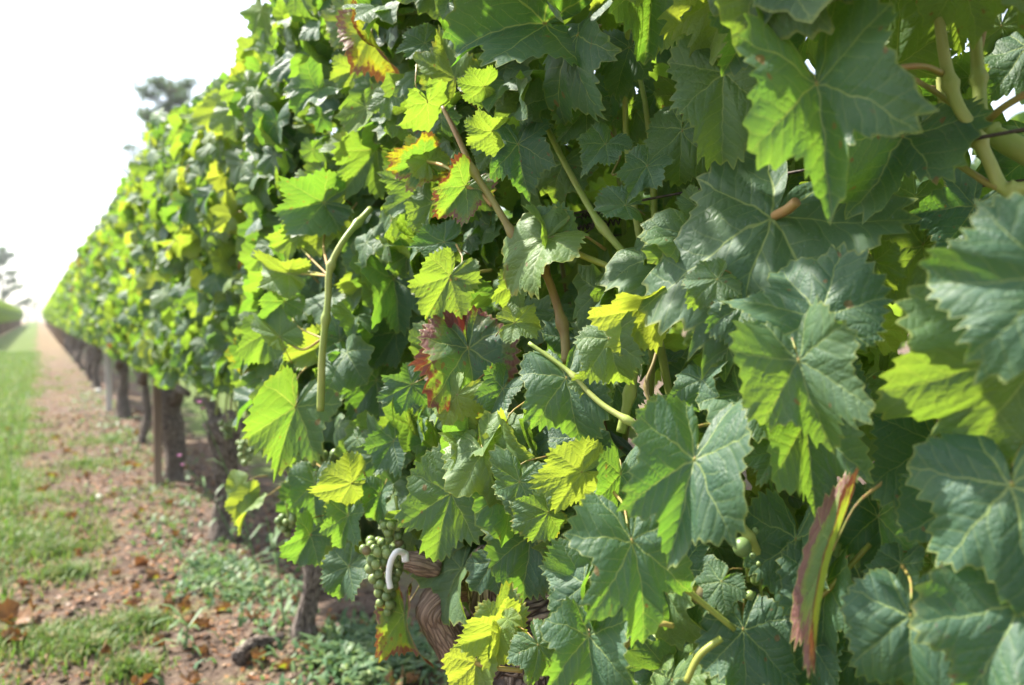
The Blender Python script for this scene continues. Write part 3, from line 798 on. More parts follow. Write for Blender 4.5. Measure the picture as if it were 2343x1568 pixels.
def vine_mass(name, x, y0, y1, step):
    Vs, Ts, Ls = [], [], []; off = 0; y = y0; k = 0
    while y < y1:
        me = FOL[k % 4]; n = len(me.vertices); co = np.empty(n * 3, np.float32); me.vertices.foreach_get("co", co); co = co.reshape(-1, 3)
        t = np.empty(len(me.loops), np.int32); me.loops.foreach_get("vertex_index", t)
        l = np.empty(n * 3, np.float32); me.attributes["lp"].data.foreach_get("vector", l)
        Vs.append(co + np.array([x, y, gh(x, y)])); Ts.append(t.reshape(-1, 3) + off); Ls.append(l.reshape(-1, 3)); off += n; y += step; k += 1
    o = link(name, np_mesh(name, np.concatenate(Vs), np.concatenate(Ts), LEAF, np.concatenate(Ls)), kind="stuff"); o.color = (.38, .02, .2, 1)
    return o
def trunk_line(x, y0, y1, step):
    V, T = [], []; y = y0
    while y < y1:
        v_, t_ = tube([(x, y, -.05), (x + .03, y + .02, .3), (x, y, .75)], [.06, .045, .05], 6); o = len(V)
        V += v_; T += [(a + o, b2 + o, c + o) for a, b2, c in t_]; y += step
    return link("distant_trunks", np_mesh("distant_trunks", V, T, STAKE), kind="stuff")
tag(trunk_line(ROW, 25.2, 95, 1.25), "far trunks of the main vine row, merged by distance", "vines")
tag(trunk_line(-1.62, 26, 95, 1.3), "far trunks of the vine row at the left edge", "vines")
tag(vine_mass("distant_vines", ROW, 25.2, 95, 1.25), "blurred end of the main vine row running to the vanishing point", "vines")
tag(vine_mass("distant_vines", -1.62, 26, 95, 1.3), "pale blurred vine row across the grass lane at the left edge", "vines")

# ------------------------------------------------------------------ near vine: gnarled head, canes, grapes
def px_tube(name, pts, rad, mat, parent, base, n=40, nseg=10, nodes=(), amp=0, freq=20, fibre=0):
    P = smooth_path([at(*p) - base for p in pts], n)
    if hasattr(rad, '__len__'): rads = list(np.interp(np.linspace(0, 1, n), np.linspace(0, 1, len(rad)), rad))
    else: rads = [rad] * n
    for u in nodes:
        for i in range(n): rads[i] *= 1 + .55 * math.exp(-((i / (n - 1) - u) * n / 1.3) ** 2)
    return link(name, np_mesh(name, *tube(P, rads, nseg, amp, freq, 3, fibre), mat, tube_lp(P, rads, nseg)), parent)
px_tube("vine_head", [(1120,1480,1.02),(1180,1420,1.0),(1250,1395,.98),(1330,1375,.97),(1430,1365,.98)], [.045,.06,.062,.05,.03], BARK, NV, NB_, 90, 56, (), .30, 30, .35)
px_tube("spur", [(1120,1400,.96),(1108,1340,.94),(1112,1290,.93),(1130,1260,.93)], [.026,.022,.02,.012], BARK, NV, NB_, 50, 36, (), .18, 60, .3)
px_tube("cordon", [(1095,1590,1.0),(1040,1490,.98),(1000,1420,.97),(990,1385,.96),(1030,1350,.97),(1090,1340,.98)], [.022,.0215,.0205,.019,.017,.018], BARKRED, NV, NB_, 90, 44, (), .12, 50, .07)
px_tube("cordon", [(1450,1480,.95),(1600,1500,.9),(1780,1520,.84)], [.03,.026,.02], BARK, NV, NB_, 26, 14, (), .35, 30, .2)
px_tube("shoot", [(733,940,1.03),(738,800,1.02),(750,690,1.02),(755,615,1.02),(790,545,1.03),(848,478,1.06)], [.0052,.0048,.0044,.0046,.0042,.0044], SHOOT, NV, NB_, 60, 10, (.32,.62,.9))
px_tube("shoot", [(1012,245,.82),(1045,310,.81),(1085,395,.80),(1130,465,.79),(1180,545,.78),(1235,605,.77),(1262,660,.77),(1290,760,.76),(1295,830,.75)], [.0022,.003,.0034,.0036,.004,.0042,.0042,.0046,.0048], SHOOTB, NV, NB_, 70, 9, (.25,.48,.66,.85))
px_tube("shoot", [(1240,270,.86),(1300,390,.84),(1370,510,.80),(1440,600,.77),(1470,700,.74),(1462,780,.72),(1440,900,.70),(1420,990,.70)], [.0030,.0034,.0036,.0038,.004,.0043,.0045,.0046], SHOOT, NV, NB_, 60, 9, (.3,.5,.7,.86))
px_tube("shoot", [(2143,-40,.56),(2150,60,.555),(2166,160,.55),(2190,240,.545),(2228,300,.54),(2262,370,.535),(2295,430,.53),(2360,430,.52)], [.0036,.0036,.004,.0042,.0042,.0042,.0045,.0046], SHOOT, NV, NB_, 60, 12, (.34,.62,.9))
px_tube("shoot", [(2225,-40,.57),(2230,80,.57),(2238,180,.57),(2248,285,.565),(2290,320,.555),(2380,365,.54)], [.0038,.0042,.0044,.0052,.0075,.009], SHOOT, NV, NB_, 50, 12, (.4,.7))
px_tube("shoot", [(1210,785,.72),(1300,850,.70),(1370,920,.68),(1450,970,.66),(1520,1010,.66)], [.0018,.0022,.0026,.0028,.0028], SHOOT, NV, NB_, 40, 9, (.3,.7))
px_tube("shoot", [(1490,935,.66),(1478,880,.665),(1495,830,.67),(1505,790,.68)], [.002,.0018,.0016,.0014], SHOOTB, NV, NB_, 20, 7, (.3,))
px_tube("shoot", [(1125,1010,.80),(1200,1035,.79),(1290,1075,.78)], [.003,.0033,.0034], SHOOT, NV, NB_, 24, 8, (.5,))
px_tube("shoot", [(1640,1110,.6),(1680,1180,.6),(1720,1240,.6),(1745,1290,.61)], [.0036,.0036,.0036,.004], SHOOT, NV, NB_, 24, 8, (.6,))
px_tube("shoot", [(1360,880,.85),(1385,1000,.84),(1410,1120,.83)], .004, SHOOTB, NV, NB_, 20, 8)
px_tube("shoot", [(1890,480,.66),(1885,560,.66),(1878,650,.66)], .0042, SHOOT, NV, NB_, 12, 8)
for pts, rad in [([(752,632,1.02),(705,628,1.14),(660,626,1.18)], .0018), ([(750,615,1.02),(740,560,1.15),(748,500,1.18)], .0019), ([(752,632,1.02),(700,580,1.16),(668,540,1.2)], .0015),
                 ([(738,775,1.02),(690,800,1.14),(640,770,1.16)], .002), ([(738,775,1.02),(680,745,1.15),(650,690,1.18)], .0015),
                 ([(2158,170,.55),(2110,152,.54),(2040,160,.53),(1978,184,.52)], .0022), ([(2190,250,.55),(2130,205,.57),(2060,165,.6)], .002),
                 ([(2250,285,.565),(2290,250,.55),(2345,215,.54)], .0026), ([(2228,180,.57),(2240,120,.57),(2262,20,.58)], .002),
                 ([(2282,430,.53),(2250,415,.54),(2180,370,.56),(2095,325,.57)], .0024), ([(1258,540,.76),(1320,580,.75),(1390,610,.74),(1455,650,.73)], .003),
                 ([(1773,494,.60),(1800,480,.58),(1822,462,.57)], .004), ([(1500,1280,.57),(1560,1340,.57),(1680,1440,.57)], .0022),
                 ([(1088,1517,.70),(1130,1528,.69),(1195,1535,.69)], .0022), ([(1150,1150,.80),(1180,1120,.79),(1210,1085,.78)], .0022),
                 ([(1115,1345,.86),(1160,1290,.85),(1215,1225,.84),(1240,1140,.83)], .002), ([(1040,640,.85),(1085,625,.86),(1125,618,.87)], .002),
                 ([(1052,165,.9),(1090,185,.88),(1130,195,.87)], .0022), ([(978,370,.92),(1010,378,.88),(1045,395,.83)], .002), ([(1068,428,.8),(1100,445,.8),(1125,470,.79)], .0024),
                 ([(1395,1545,.6),(1430,1480,.6),(1500,1430,.58),(1540,1432,.58)], .0022), ([(1570,1560,.56),(1600,1500,.56),(1650,1460,.56)], .0026),
                 ([(710,1224,1.05),(745,1231,1.06),(790,1226,1.08)], .0018), ([(1790,1390,.58),(1870,1370,.57),(1990,1245,.57)], .002), ([(640,612,1.35),(690,618,1.25),(752,632,1.02)], .0016),
                 ([(2000,700,.62),(1960,780,.62),(1925,830,.62)], .0018), ([(1900,640,.64),(1950,570,.64),(1965,500,.65),(2050,492,.66)], .0022)]:
    px_tube("petiole", pts, rad, PET, NV, NB_, 14, 7)
# curly tendrils
for pts in ([(1330,150,.8),(1400,155,.8),(1440,160,.8)], [(1395,300,.8),(1420,350,.79),(1400,400,.78),(1430,385,.78)], [(2010,300,.58),(2160,330,.56),(2165,310,.56)]):
    px_tube("tendril", pts, .0012, SHOOTB, NV, NB_, 18, 5)

BERRY = np_mesh("berry", *sphere((0, 0, 0), 1.0, 14, 9, 1.06), GRAPE)
def berry(parent, loc, r, brown=0):
    o = link("berry", BERRY, parent, loc); o.scale = (r, r, r); o.color = (0, brown, 0, 1); return o
def cluster(px, py, z, n, hgt, wid, r, seed, vine=None):
    v, base = vine or (NV, NB_)
    rg = random.Random(seed); c = at(px, py, z)
    st = link("grape_cluster", np_mesh("stem", *tube(smooth_path([(0, 0, .03), (.003, 0, 0), (-.002, .002, -hgt * .5), (0, 0, -hgt)], 10), [.0025, .002, .0016] + [.0014] * 7, 6), SHOOT), v, c - base)
    pts = []
    tries = 0
    while len(pts) < n and tries < 4000:
        tries += 1
        t = rg.random(); a = rg.uniform(0, 6.283); w_ = wid * (1 - .75 * t) * (.4 + .6 * rg.random())
        p = Vector((w_ * math.cos(a), w_ * math.sin(a), -hgt * t))
        rr = r * rg.uniform(.8, 1.1)
        if all((p - q).length > (rr + s) * .86 for q, s in pts): pts.append((p, rr))
    for p, rr in pts: berry(st, p, rr, .0 if rg.random() > .06 else .8)
cluster(880, 1245, .97, 60, .085, .029, .0062, 1)
cluster(905, 1190, .97, 16, .03, .02, .006, 11)
cluster(655, 1185, 1.38, 12, .03, .018, .0075, 2, VOBJ[2.09])
cluster(735, 1040, 1.18, 14, .035, .022, .0075, 3)
cluster(1372, 1268, .72, 12, .035, .014, .0062, 4)
cluster(1490, 1455, .68, 16, .035, .022, .0085, 5)
cluster(1395, 1130, .78, 10, .03, .018, .007, 6)
cluster(1745, 1230, .62, 10, .05, .02, .0042, 7)
st = link("grape_cluster", np_mesh("stem", *tube(smooth_path([(0, 0, .03), (0, 0, 0), (.006, 0, -.05)], 8), .0016, 6), SHOOT), NV, at(1700, 1190, .61) - NB_)
for (x, y_, z, r, bw) in [(1697,1252,.585,.0113,0),(1678,1188,.60,.0100,0),(1600,1360,.59,.0115,.75),(1715,1362,.58,.0056,0),(1728,1215,.60,.0044,0),(1722,1272,.59,.0040,0),(1650,1330,.6,.009,0),(1735,1290,.6,.003,0)]:
    berry(st, at(x, y_, z) - at(1700, 1190, .61), r * .62, bw)
st2 = link("grape_cluster", np_mesh("stem", *tube(smooth_path([(0, 0, .03), (0, 0, 0), (.002, 0, -.01)], 6), .0014, 6), SHOOT), NV, at(1210, 1535, .68) - NB_)
berry(st2, at(1210, 1552, .68) - at(1210, 1535, .68), .0052)
# other vines: a few bunches tucked under the leaves
for q, (px, py, z) in enumerate([(560, 1010, 2.0), (520, 965, 2.6), (640, 1000, 1.75)]):
    cluster(px, py, z, 16, .06, .028, .0078, 20 + q, VOBJ[2.09] if z < 2.3 else VOBJ[3.25])

# ------------------------------------------------------------------ trellis: wires, posts, clip
def wire_row(x, h, y0, y1, r, label, sag=.01):
    n = 80
    pts = [Vector((x + .004 * math.sin(i * .9), y0 + (y1 - y0) * (i / (n - 1)) ** 1.6, h + sag * math.sin(i * .45))) for i in range(n)]
    return tag(link("trellis_wire", np_mesh("trellis_wire", *tube(pts, r, 6), WIRE)), label, "wire")
wire_row(.545, 1.008, -.6, 24, .0013, "dark rusty trellis wire crossing at mid height between the leaves", .002)
wire_row(.70, 1.0, -.6, 24, .0013, "thin trellis wire on the far side of the canopy, just below its twin", .002)
wire_row(ROW, .52, 1.2, 24, .0013, "low fruiting wire running from trunk head to trunk head", .004)
wire_row(ROW, 1.40, -.6, 24, .0013, "top trellis wire hidden among the uppermost leaves", .004)
tw = thing("wire_twist", at(1335, 520, .93), "coiled dark wire splice twisted round the mid trellis wire", "wire splice")
hx = [at(1270 + 175 * t, 531 - 26 * t, .94) - Vector(tw.location) for t in np.linspace(0, 1, 150)]
ax = (hx[-1] - hx[0]).normalized(); u1 = ax.cross(Vector((0, 0, 1))).normalized(); u2 = ax.cross(u1)
def coil(i0, i1, turns, rad, r, off=Vector((0, 0, 0))):
    pts = []
    for i in range(i0, i1):
        a = turns * 2 * math.pi * (i - i0) / (i1 - i0); pts.append(hx[i] + off + (u1 * math.cos(a) + u2 * math.sin(a)) * rad * (1 + .15 * math.sin(i)))
    return tube(pts, r, 5)
link("coil", np_mesh("coil", *coil(5, 75, 9, .0032, .0012), WIRE), tw)
link("coil", np_mesh("coil", *coil(60, 130, 7, .0034, .0012, Vector((0, 0, .001))), WIRE), tw)
o_up = at(1340, 492, .93) - Vector(tw.location) - hx[60]
link("coil", np_mesh("coil", *coil(50, 85, 5, .0034, .0011, o_up), WIRE), tw)
link("wire_tail", np_mesh("wire_tail", *tube(smooth_path([at(1270, 506, .93) - Vector(tw.location), at(1330, 496, .93) - Vector(tw.location), at(1380, 488, .93) - Vector(tw.location), at(1450, 497, .93) - Vector(tw.location)], 14), .0011, 6), WIRE), tw)
link("wire_tail", np_mesh("wire_tail", *tube(smooth_path([at(1352, 495, .93) - Vector(tw.location), at(1358, 515, .925) - Vector(tw.location), at(1345, 530, .93) - Vector(tw.location), at(1290, 565, .93) - Vector(tw.location)], 14), .0011, 6), WIRE), tw)
w2 = [at(2060, 352, .66), at(2180, 330, .64), at(2400, 288, .60)]
tag(link("trellis_wire", np_mesh("trellis_wire", *tube(smooth_path(w2, 20), .0012, 6), WIRE)), "dark wire crossing in front of the thick green cane at the upper right", "wire")

def box_post(w_, d, h, mat, chamfer=.15):
    a, c = w_ / 2, d / 2; ca = chamfer * w_
    ring = [(-a + ca, -c), (a - ca, -c), (a, -c + ca), (a, c - ca), (a - ca, c), (-a + ca, c), (-a, c - ca), (-a, -c + ca)]
    V, T = [], []; n = 14
    for i in range(n):
        z = -.1 + (h + .1) * i / (n - 1); k = 1 - (.12 if i == n - 1 else 0)
        for x, y in ring: V.append((x * k + .004 * mn.noise(Vector((z * 5, 0, h))), y * k + .004 * mn.noise(Vector((z * 5, 7, h))), z))
    for i in range(n - 1):
        for j in range(8):
            p, q = i * 8 + j, i * 8 + (j + 1) % 8; T += [(p, q, q + 8), (p, q + 8, p + 8)]
    s = (n - 1) * 8
    for j in range(1, 7): T.append((s, s + j, s + j + 1))
    return np_mesh("post", V, T, mat, smooth=False)
pp = at(1155, 650, 5.4)
tag(link("trellis_post", box_post(.085, .085, 1.5, WOOD), loc=(pp.x, pp.y, 0)), "pale weathered square post seen through the gap beside the red blotched leaf", "post")
tag(link("trellis_post", box_post(.04, .04, 1.0, STAKE), loc=(ROW - .085, 4.43, gh(ROW, 4.4))), "brown wooden stake tight against the thick double trunk", "post")
tag(link("trellis_post", box_post(.05, .05, 1.4, WOOD), loc=(ROW - .05, 8.3, 0)), "slim grey stake between the forked trunk and the black trunk", "post")
clip = [(893,1346,.93),(889,1318,.93),(894,1285,.93),(908,1262,.93),(925,1266,.94),(928,1285,.94)]
c0 = at(*clip[0])
cl = thing("plastic_tie", c0, "curved white plastic tie tube hooked beside the green grape bunch", "plant tie")
link("tube", np_mesh("tube", *tube(smooth_path([at(*p) - c0 for p in clip[:5]], 26), .0037, 12), PLASTIC), cl)
link("wrap", np_mesh("wrap", *tube(smooth_path([at(*p) - c0 for p in clip[3:]], 12), [.0036] * 6 + [.0046] * 6, 10), PLASTIC), cl)
px_tube("cordon_stub", [(928,1282,.95),(955,1288,.95),(1000,1300,.96)], [.012,.013,.014], BARKRED, NV, NB_, 14, 12, (), .2, 40, .15)

# ------------------------------------------------------------------ ground cover
def lane_density(x, y):
    """0..1 how much grass grows here"""
    w1 = mn.noise(Vector((x * 1.7, y * 1.7, 2.2))); w2 = mn.noise(Vector((x * 5, y * 5, 6.1)))
    e = x + .42 * w1 + .14 * w2
    d = 0
    if e < -.03: d = min(1, (-.03 - e) / .1) * min(1, max(0, (y - 1.9) / 1.6))
    d = max(d, .75 * max(0, min(1, (w1 + .35 * w2 - .14) / .2)) * (1 if x < .25 else .3))
    return d
PATCH = [(120,1250,.16),(60,1230,.18),(250,1440,.14),(190,1480,.13),(90,1460,.12),(300,1530,.07),(330,1420,.08),(150,1300,.12),(200,1060,.3),(250,1010,.3),(60,1140,.25)]
PG = [(ground_at(a, b_), r) for a, b_, r in PATCH]
def blades(count, gen, name, mat, label, cat):
    V, T = [], []
    for _ in range(count):
        q = gen()
        if q is None: continue
        x, y, h, wd, a, lean = q
        z = gh(x, y) - .004
        dx, dy = math.cos(a), math.sin(a); bx, by = -dy * wd / 2, dx * wd / 2
        o = len(V)
        V += [(x - bx, y - by, z), (x + bx, y + by, z),
              (x + dx * lean * .35 * h - bx * .8, y + dy * lean * .35 * h - by * .8, z + h * .6), (x + dx * lean * .35 * h + bx * .8, y + dy * lean * .35 * h + by * .8, z + h * .6),
              (x + dx * lean * h, y + dy * lean * h, z + h * (1 - .25 * lean))]
        T += [(o, o + 1, o + 3), (o, o + 3, o + 2), (o + 2, o + 3, o + 4)]
    return tag(link(name, np_mesh(name, V, T, mat)), label, cat, kind="stuff")
rg = random.Random(5)
def g_lane():
    y = 1.25 + 22 * rg.random() ** 2.4; x = rg.uniform(-1.7 if y > 5 else -1.0, .62)
    if rg.random() > lane_density(x, y): return None
    k = 1 + y * .05
    return x, y, rg.uniform(.02, .065) * (1.25 if x < -.1 else .8), rg.uniform(.003, .006) * k, rg.uniform(0, 6.28), rg.uniform(.1, 1.1)
blades(120000, g_lane, "grass", GRASS, "short green grass growing over the lane beside the vines", "grass")
def g_patch():
    c, r = rg.choice(PG); a = rg.uniform(0, 6.28); q = r * abs(rg.gauss(0, .55))
    return c.x + q * math.cos(a), c.y + q * math.sin(a), rg.uniform(.015, .055), rg.uniform(.003, .006), rg.uniform(0, 6.28), rg.uniform(.2, 1.3)
blades(11000, g_patch, "grass", GRASS, "scattered grass tufts on the bare soil in the lower left", "grass")
def g_weed():
    y = 1.2 + 9 * rg.random() ** 1.8; x = ROW - .06 + rg.gauss(0, .16)
    if mn.noise(Vector((x * 4, y * 3, 11))) + .1 < rg.uniform(-.2, .5): return None
    return x, y, rg.uniform(.012, .045), rg.uniform(.008, .018), rg.uniform(0, 6.28), rg.uniform(.5, 1.8)
blades(5000, g_weed, "weed_cover", WEED, "low bluish green weeds creeping under the vine row", "weeds")
WP = [ground_at(850 + 60 * math.sin(i * 2.1), 1500 + 45 * math.cos(i * 3.3)) for i in range(14)] + [ground_at(470, 1290), ground_at(520, 1300), ground_at(560, 1360), ground_at(450, 1340)]
def g_weed2():
    c = rg.choice(WP); x, y = c.x + rg.gauss(0, .05), c.y + rg.gauss(0, .06)
    return x, y, rg.uniform(.012, .05), rg.uniform(.010, .02), rg.uniform(0, 6.28), rg.uniform(.5, 1.6)
blades(2200, g_weed2, "weed_cover", WEED, "leafy weed clump at the foot of the slim knotty trunk", "weeds")
# litter: curled scraps of leaf and bits of straw
V, T = [], []
for _ in range(42000):
    y = 1.15 + 14 * rg.random() ** 2.3; x = rg.uniform(-.55, .95)
    if x < -.1 and rg.random() < .6: continue
    if mn.noise(Vector((x * 2.4, y * 2.4, 21))) < rg.uniform(-.55, .35): continue
    z = gh(x, y) + .003; a = rg.uniform(0, 6.28); straw = rg.random() < .22
    l = rg.uniform(.03, .10) if straw else rg.uniform(.006, .022); w_ = .0022 if straw else l * rg.uniform(.4, .8)
    d = Vector((math.cos(a), math.sin(a), rg.uniform(-.1, .25))); s = Vector((-math.sin(a), math.cos(a), rg.uniform(-.4, .4)))
    c = Vector((x, y, z)); hgt = Vector((0, 0, 0 if straw else rg.uniform(.0, .010))); o = len(V)
    V += [tuple(c - d * l / 2 + hgt), tuple(c + s * w_ / 2), tuple(c + d * l / 2 + hgt * rg.random()), tuple(c - s * w_ / 2 + hgt * .8)]
    T += [(o, o + 1, o + 3), (o + 1, o + 2, o + 3)]
tag(link("leaf_litter", np_mesh("leaf_litter", V, T, LITTER, smooth=False)), "brown leaf crumbs and straw strewn over the soil strip", "leaf litter", kind="stuff")
V, T = [], []
for _ in range(6000):
    y = 1.15 + 7 * rg.random() ** 2; x = rg.uniform(-.4, 1.0); r = .003 + .012 * rg.random() ** 2.5
    v_, t_ = sphere((x, y, gh(x, y) + r * .3), r, 6, 4, .7); o = len(V)
    V += [(a + .3 * r * rg.uniform(-1, 1), b2 + .3 * r * rg.uniform(-1, 1), c + .2 * r * rg.uniform(-1, 1)) for a, b2, c in v_]; T += [(a + o, b2 + o, c + o) for a, b2, c in t_]
tag(link("soil_crumbs", np_mesh("soil_crumbs", V, T, SOIL)), "small clods of dry soil on the ground", "soil", kind="stuff")

# fallen leaves, one object each
DRY = [leaf_mesh("fallen_leaf", 700 + i, 64, 5, .5 + .1 * i, 1.2 - .5 * i, -.35, .22, .9, .6 - .3 * i, .9) for i in range(5)]
def fallen(px=None, py=None, L=.035, label=None, pos=None, grp=None):
    p = ground_at(px, py) if pos is None else pos
    n = Vector((rg.gauss(0, .35), rg.gauss(0, .35), 1)); m = Vector((rg.gauss(0, 1), rg.gauss(0, 1), 0))
    o = link("fallen_leaf", rg.choice(DRY)); o.matrix_basis = leaf_matrix(p + Vector((0, 0, L * .22)), m, n, L)
    o.color = (rg.uniform(.3, .9), rg.uniform(.75, 1.5), rg.choice([0, 0, 0, .25]), 1)
    return tag(o, label or "dry curled brown leaf lying on the soil strip by the vines", "fallen leaf", grp)
fallen(30, 1418, .085, "largest fallen leaf, orange brown, at the left edge of the picture")
fallen(28, 1470, .055, "crumpled orange fallen leaf just below the largest one at left")
for q in [(358,1320),(184,1227),(187,1264),(160,1187),(342,1221),(507,1397),(90,1297),(330,1290),(250,1500),(360,1480),(300,1350),(440,1440),(420,1400),(640,1540),(600,1520),(760,1440),(840,1450),(200,1090),(120,1090),(100,1180),(330,1560),(460,1500),(380,1400)]:
    fallen(q[0], q[1], rg.uniform(.026, .045), grp="fallen leaves")
for _ in range(85):
    y = 1.5 + 7 * rg.random() ** 1.6; x = rg.uniform(-.35, .8)
    fallen(pos=Vector((x, y, gh(x, y))), L=rg.uniform(.016, .038), grp="fallen leaves")
def pebble(px, py, r, label):
    p = ground_at(px, py); V, T = sphere((0, 0, 0), r, 12, 8, .75)
    V = [tuple(Vector(v) * (1 + .25 * mn.noise(Vector(v) * 60))) for v in V]
    tag(link("pebble", np_mesh("pebble", V, T, STONE), loc=p + Vector((0, 0, r * .4))), label, "pebble")
pebble(226, 1134, .016, "round white pebble alone on the soil in front of the thick double trunk")
pebble(224, 900, .035, "pale stone beside the foot of the forked trunk")
pebble(270, 935, .02, "small light stone at the foot of the forked trunk")
def stick(pts, rad, label, mat=BARK):
    b0 = pts[0]; tag(link("stick", np_mesh("stick", *tube(smooth_path([p - b0 for p in pts], 20), rad, 12, .4, 40, 5, .2), mat, tube_lp(smooth_path([p - b0 for p in pts], 20), rad, 12)), loc=b0), label, "stick")
up = Vector((0, 0, .02))
stick([ground_at(545, 1525) + up, ground_at(575, 1505) + up * 1.3, ground_at(610, 1490) + up, ground_at(650, 1480) + up], list(np.linspace(.022, .008, 20)), "dark broken root lying on the soil in front of the slim trunk")
stick([ground_at(400, 1370) + up * .3, ground_at(470, 1350) + up * .6, ground_at(540, 1335) + up * .3], .004, "thin dry twig lying across the weeds left of the slim trunk")
stick([ground_at(370, 1395) + up * .3, ground_at(415, 1412) + up * .4], .003, "short pale twig on the soil below the long thin twig", STRAW)
stick([ground_at(770, 1450) + up * .8, ground_at(800, 1475) + up * .5, ground_at(850, 1500) + up * .4], .0035, "reddish runner stem curving over the weeds beside the slim trunk", BARKRED)

# tall weeds and wildflowers
def weed_stalk(px0, py0, px1, py1, label, flowers=(), leaves=8, lean=0, seed=0):
    r2 = random.Random(seed); b0 = ground_at(px0, py0); z = project(b0)[2]; t0 = at(px1, py1, z - lean)
    name = "wildflower" if flowers else "tall_weed"
    v = thing(name, b0, label, "wildflower" if flowers else "weed")
    mid = (b0 + t0) / 2 + Vector((.01, .02, .02))
    P = smooth_path([Vector((0, 0, -.01)), mid - b0, t0 - b0], 18)
    link("stem", np_mesh("stem", *tube(P, list(np.linspace(.0030, .0014, 18)), 6), WEED), v)
    for i in range(leaves):
        p = P[2 + int(12 * i / max(1, leaves))]; a = r2.uniform(0, 6.28); l = r2.uniform(.05, .11)
        d = Vector((math.cos(a), math.sin(a), r2.uniform(.2, .9))); s = d.cross(Vector((0, 0, 1))).normalized() * .005
        q = [p, p + d * l * .5, p + d * l * .8 + Vector((0, 0, -.25 * l)), p + d * l * 1.0 + Vector((0, 0, -.5 * l))]
        V = []; 
        for k, c in enumerate(q[:-1]): f = (.4, 1, .7)[k]; V += [tuple(c - s * f), tuple(c + s * f)]
        V.append(tuple(q[-1]))
        link("leaf", np_mesh("leaf", V, [(0, 1, 3), (0, 3, 2), (2, 3, 5), (2, 5, 4), (4, 5, 6)], WEED), v)
    for (fx, fy) in flowers:
        c = at(fx, fy, z - lean) - b0; V, T = [], []
        for k in range(12):
            a = 2 * math.pi * k / 12; d = Vector((math.cos(a), math.sin(a), .9)).normalized(); s = Vector((-math.sin(a), math.cos(a), 0)); o = len(V)
            V += [tuple(c), tuple(c + d * .008 + s * .003), tuple(c + d * .013), tuple(c + d * .008 - s * .003)]; T += [(o, o + 1, o + 2), (o, o + 2, o + 3)]
        link("blossom", np_mesh("blossom", V, T, PINK), v)
        link("stem", np_mesh("stem", *tube([P[-1], (P[-1] + c) / 2, c], .0009, 5), WEED), v)
weed_stalk(651, 1448, 609, 1184, "tall bluish green weed stalk left of the slim knotty trunk", (), 16, .0, 1)
weed_stalk(600, 1330, 462, 945, "tall pink wildflower leaning in front of the dark trunk", [(456, 923), (464, 938)], 5, .05, 2)
weed_stalk(545, 1245, 420, 1060, "shorter pink wildflower in front of the thick double trunk", [(418, 1066), (410, 1045)], 4, .05, 3)
weed_stalk(690, 1400, 640, 1340, "low spreading weed with long blades at the slim trunk", (), 12, .0, 4)
weed_stalk(420, 1490, 425, 1430, "small yellow green grass clump among brown litter", (), 14, .0, 6)

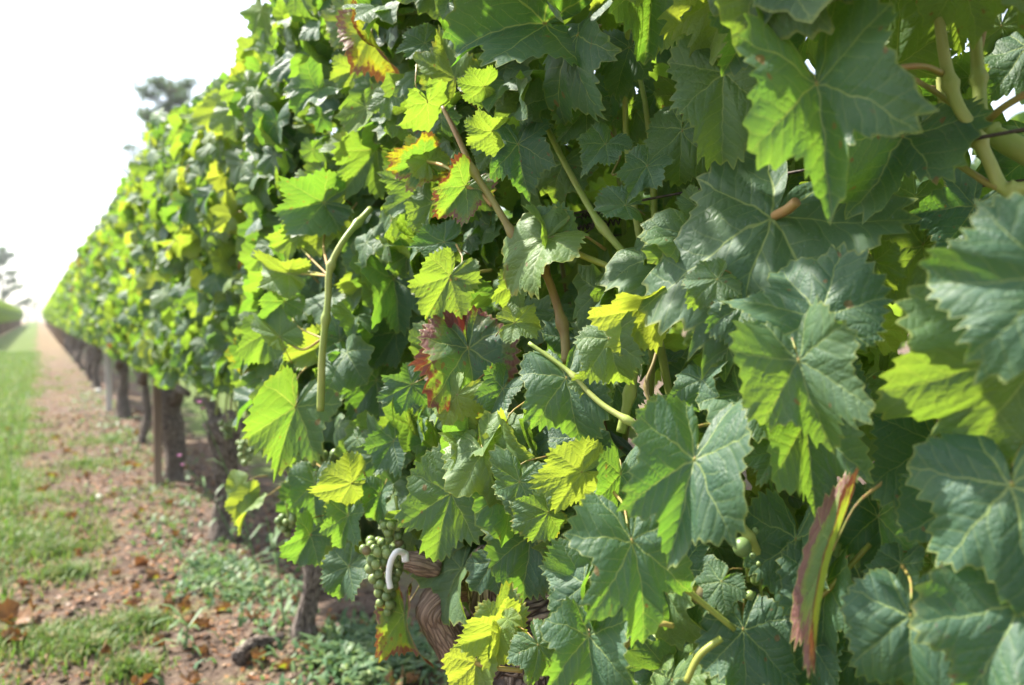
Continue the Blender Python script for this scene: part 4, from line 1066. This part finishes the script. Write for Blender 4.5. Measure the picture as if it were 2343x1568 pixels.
# ------------------------------------------------------------------ far trees and pole
def pine(name, base, h, crown_r, crown_z0, seed, label, tufts=900, bare=False):
    r2 = random.Random(seed); v = thing(name, base, label, "tree")
    P = smooth_path([(0, 0, -.2), (.1, .05, h * .4), (-.1, .1, h * .75), (0, 0, h)], 16)
    parts = [tube(P, list(np.linspace(h * .022, h * .004, 16)), 8, .1, 2, seed)]
    link("trunk", np_mesh("trunk", *parts[0], PINEBARK), v)
    lim, V, T = [], [], []
    for k in range(22 if not bare else 16):
        t = crown_z0 + (1 - crown_z0) * (k + r2.random()) / (22 if not bare else 16); a = k * 2.4 + r2.uniform(-.4, .4)
        p = P[min(15, int(t * 15))]; ln = crown_r * (1.15 - .75 * (t - crown_z0) / (1 - crown_z0)) * r2.uniform(.6, 1.1)
        e = p + Vector((math.cos(a) * ln, math.sin(a) * ln, ln * r2.uniform(.05, .45)))
        m = (p + e) / 2 + Vector((0, 0, -.08 * ln)); Q = smooth_path([p, m, e], 7)
        lim.append(tube(Q, list(np.linspace(h * .006, h * .0015, 7)), 5))
        for _ in range(tufts // 22):
            c = Q[r2.randrange(3, 7)] + Vector((r2.gauss(0, .13), r2.gauss(0, .13), r2.gauss(.05, .10))) * crown_r * .75
            for _ in range(7):
                d = Vector((r2.gauss(0, 1), r2.gauss(0, 1), r2.gauss(.4, .8))).normalized() * crown_r * r2.uniform(.06, .13); s = d.cross(Vector((r2.gauss(0, 1), r2.gauss(0, 1), 1))).normalized() * crown_r * .010
                o = len(V); V += [tuple(c - s), tuple(c + s), tuple(c + d)]; T.append((o, o + 1, o + 2))
    link("limb", np_mesh("limb", *join(lim), PINEBARK), v)
    link("crown", np_mesh("crown", V, T, NEEDLE), v)
def dirpt(px, dist):
    d = at(px, 725, 1) - CO; d.z = 0; d.normalize(); return d * dist
pine("pine_tree", dirpt(398, 34), 10.3, 1.75, .45, 1, "tall blurred pine rising over the vines, highest of the trees", 3300)
pine("pine_tree", dirpt(318, 42), 8.5, 1.1, .35, 2, "lower pine crown peeping over the vine tops left of the tall pine", 1500)
pine("pine_tree", dirpt(5, 95), 7.6, 2.6, .25, 3, "thin bare looking tree at the far left edge above the pale vine row", 2600, True)
pine("pine_tree", dirpt(82, 140), 3.4, 2.2, .2, 4, "tiny far tree on the horizon at the end of the lane", 300)
pl = dirpt(63, 120)
pv = thing("utility_pole", pl, "thin grey pole on the horizon beyond the lane", "pole")
link("pole", np_mesh("pole", *tube([Vector((0, 0, -.2)), Vector((0, 0, 2)), Vector((0, 0, 4.0))], .07, 8), WOOD), pv)
link("crossarm", np_mesh("crossarm", *tube([Vector((-.6, 0, 3.7)), Vector((.6, 0, 3.7))], .045, 6), WOOD), pv)

# ------------------------------------------------------------------ thin summer haze
hv = [(x, y, z) for x in (-170, 170) for y in (-30, 190) for z in (-1.2, 12.5)]
hz_t = [(0,1,3),(0,3,2),(4,6,7),(4,7,5),(0,4,5),(0,5,1),(2,3,7),(2,7,6),(0,2,6),(0,6,4),(1,5,7),(1,7,3)]
hb = NB("haze"); pv_ = hb.n("ShaderNodeVolumePrincipled"); pv_.inputs['Color'].default_value = (.92, .95, 1, 1)
pv_.inputs['Density'].default_value = .0010; pv_.inputs['Anisotropy'].default_value = .3
hb.t.links.new(pv_.outputs[0], hb.out.inputs['Volume'])
tag(link("haze", np_mesh("haze", hv, hz_t, hb.m, smooth=False)), "thin pale haze hanging over the vineyard", "haze", kind="stuff")
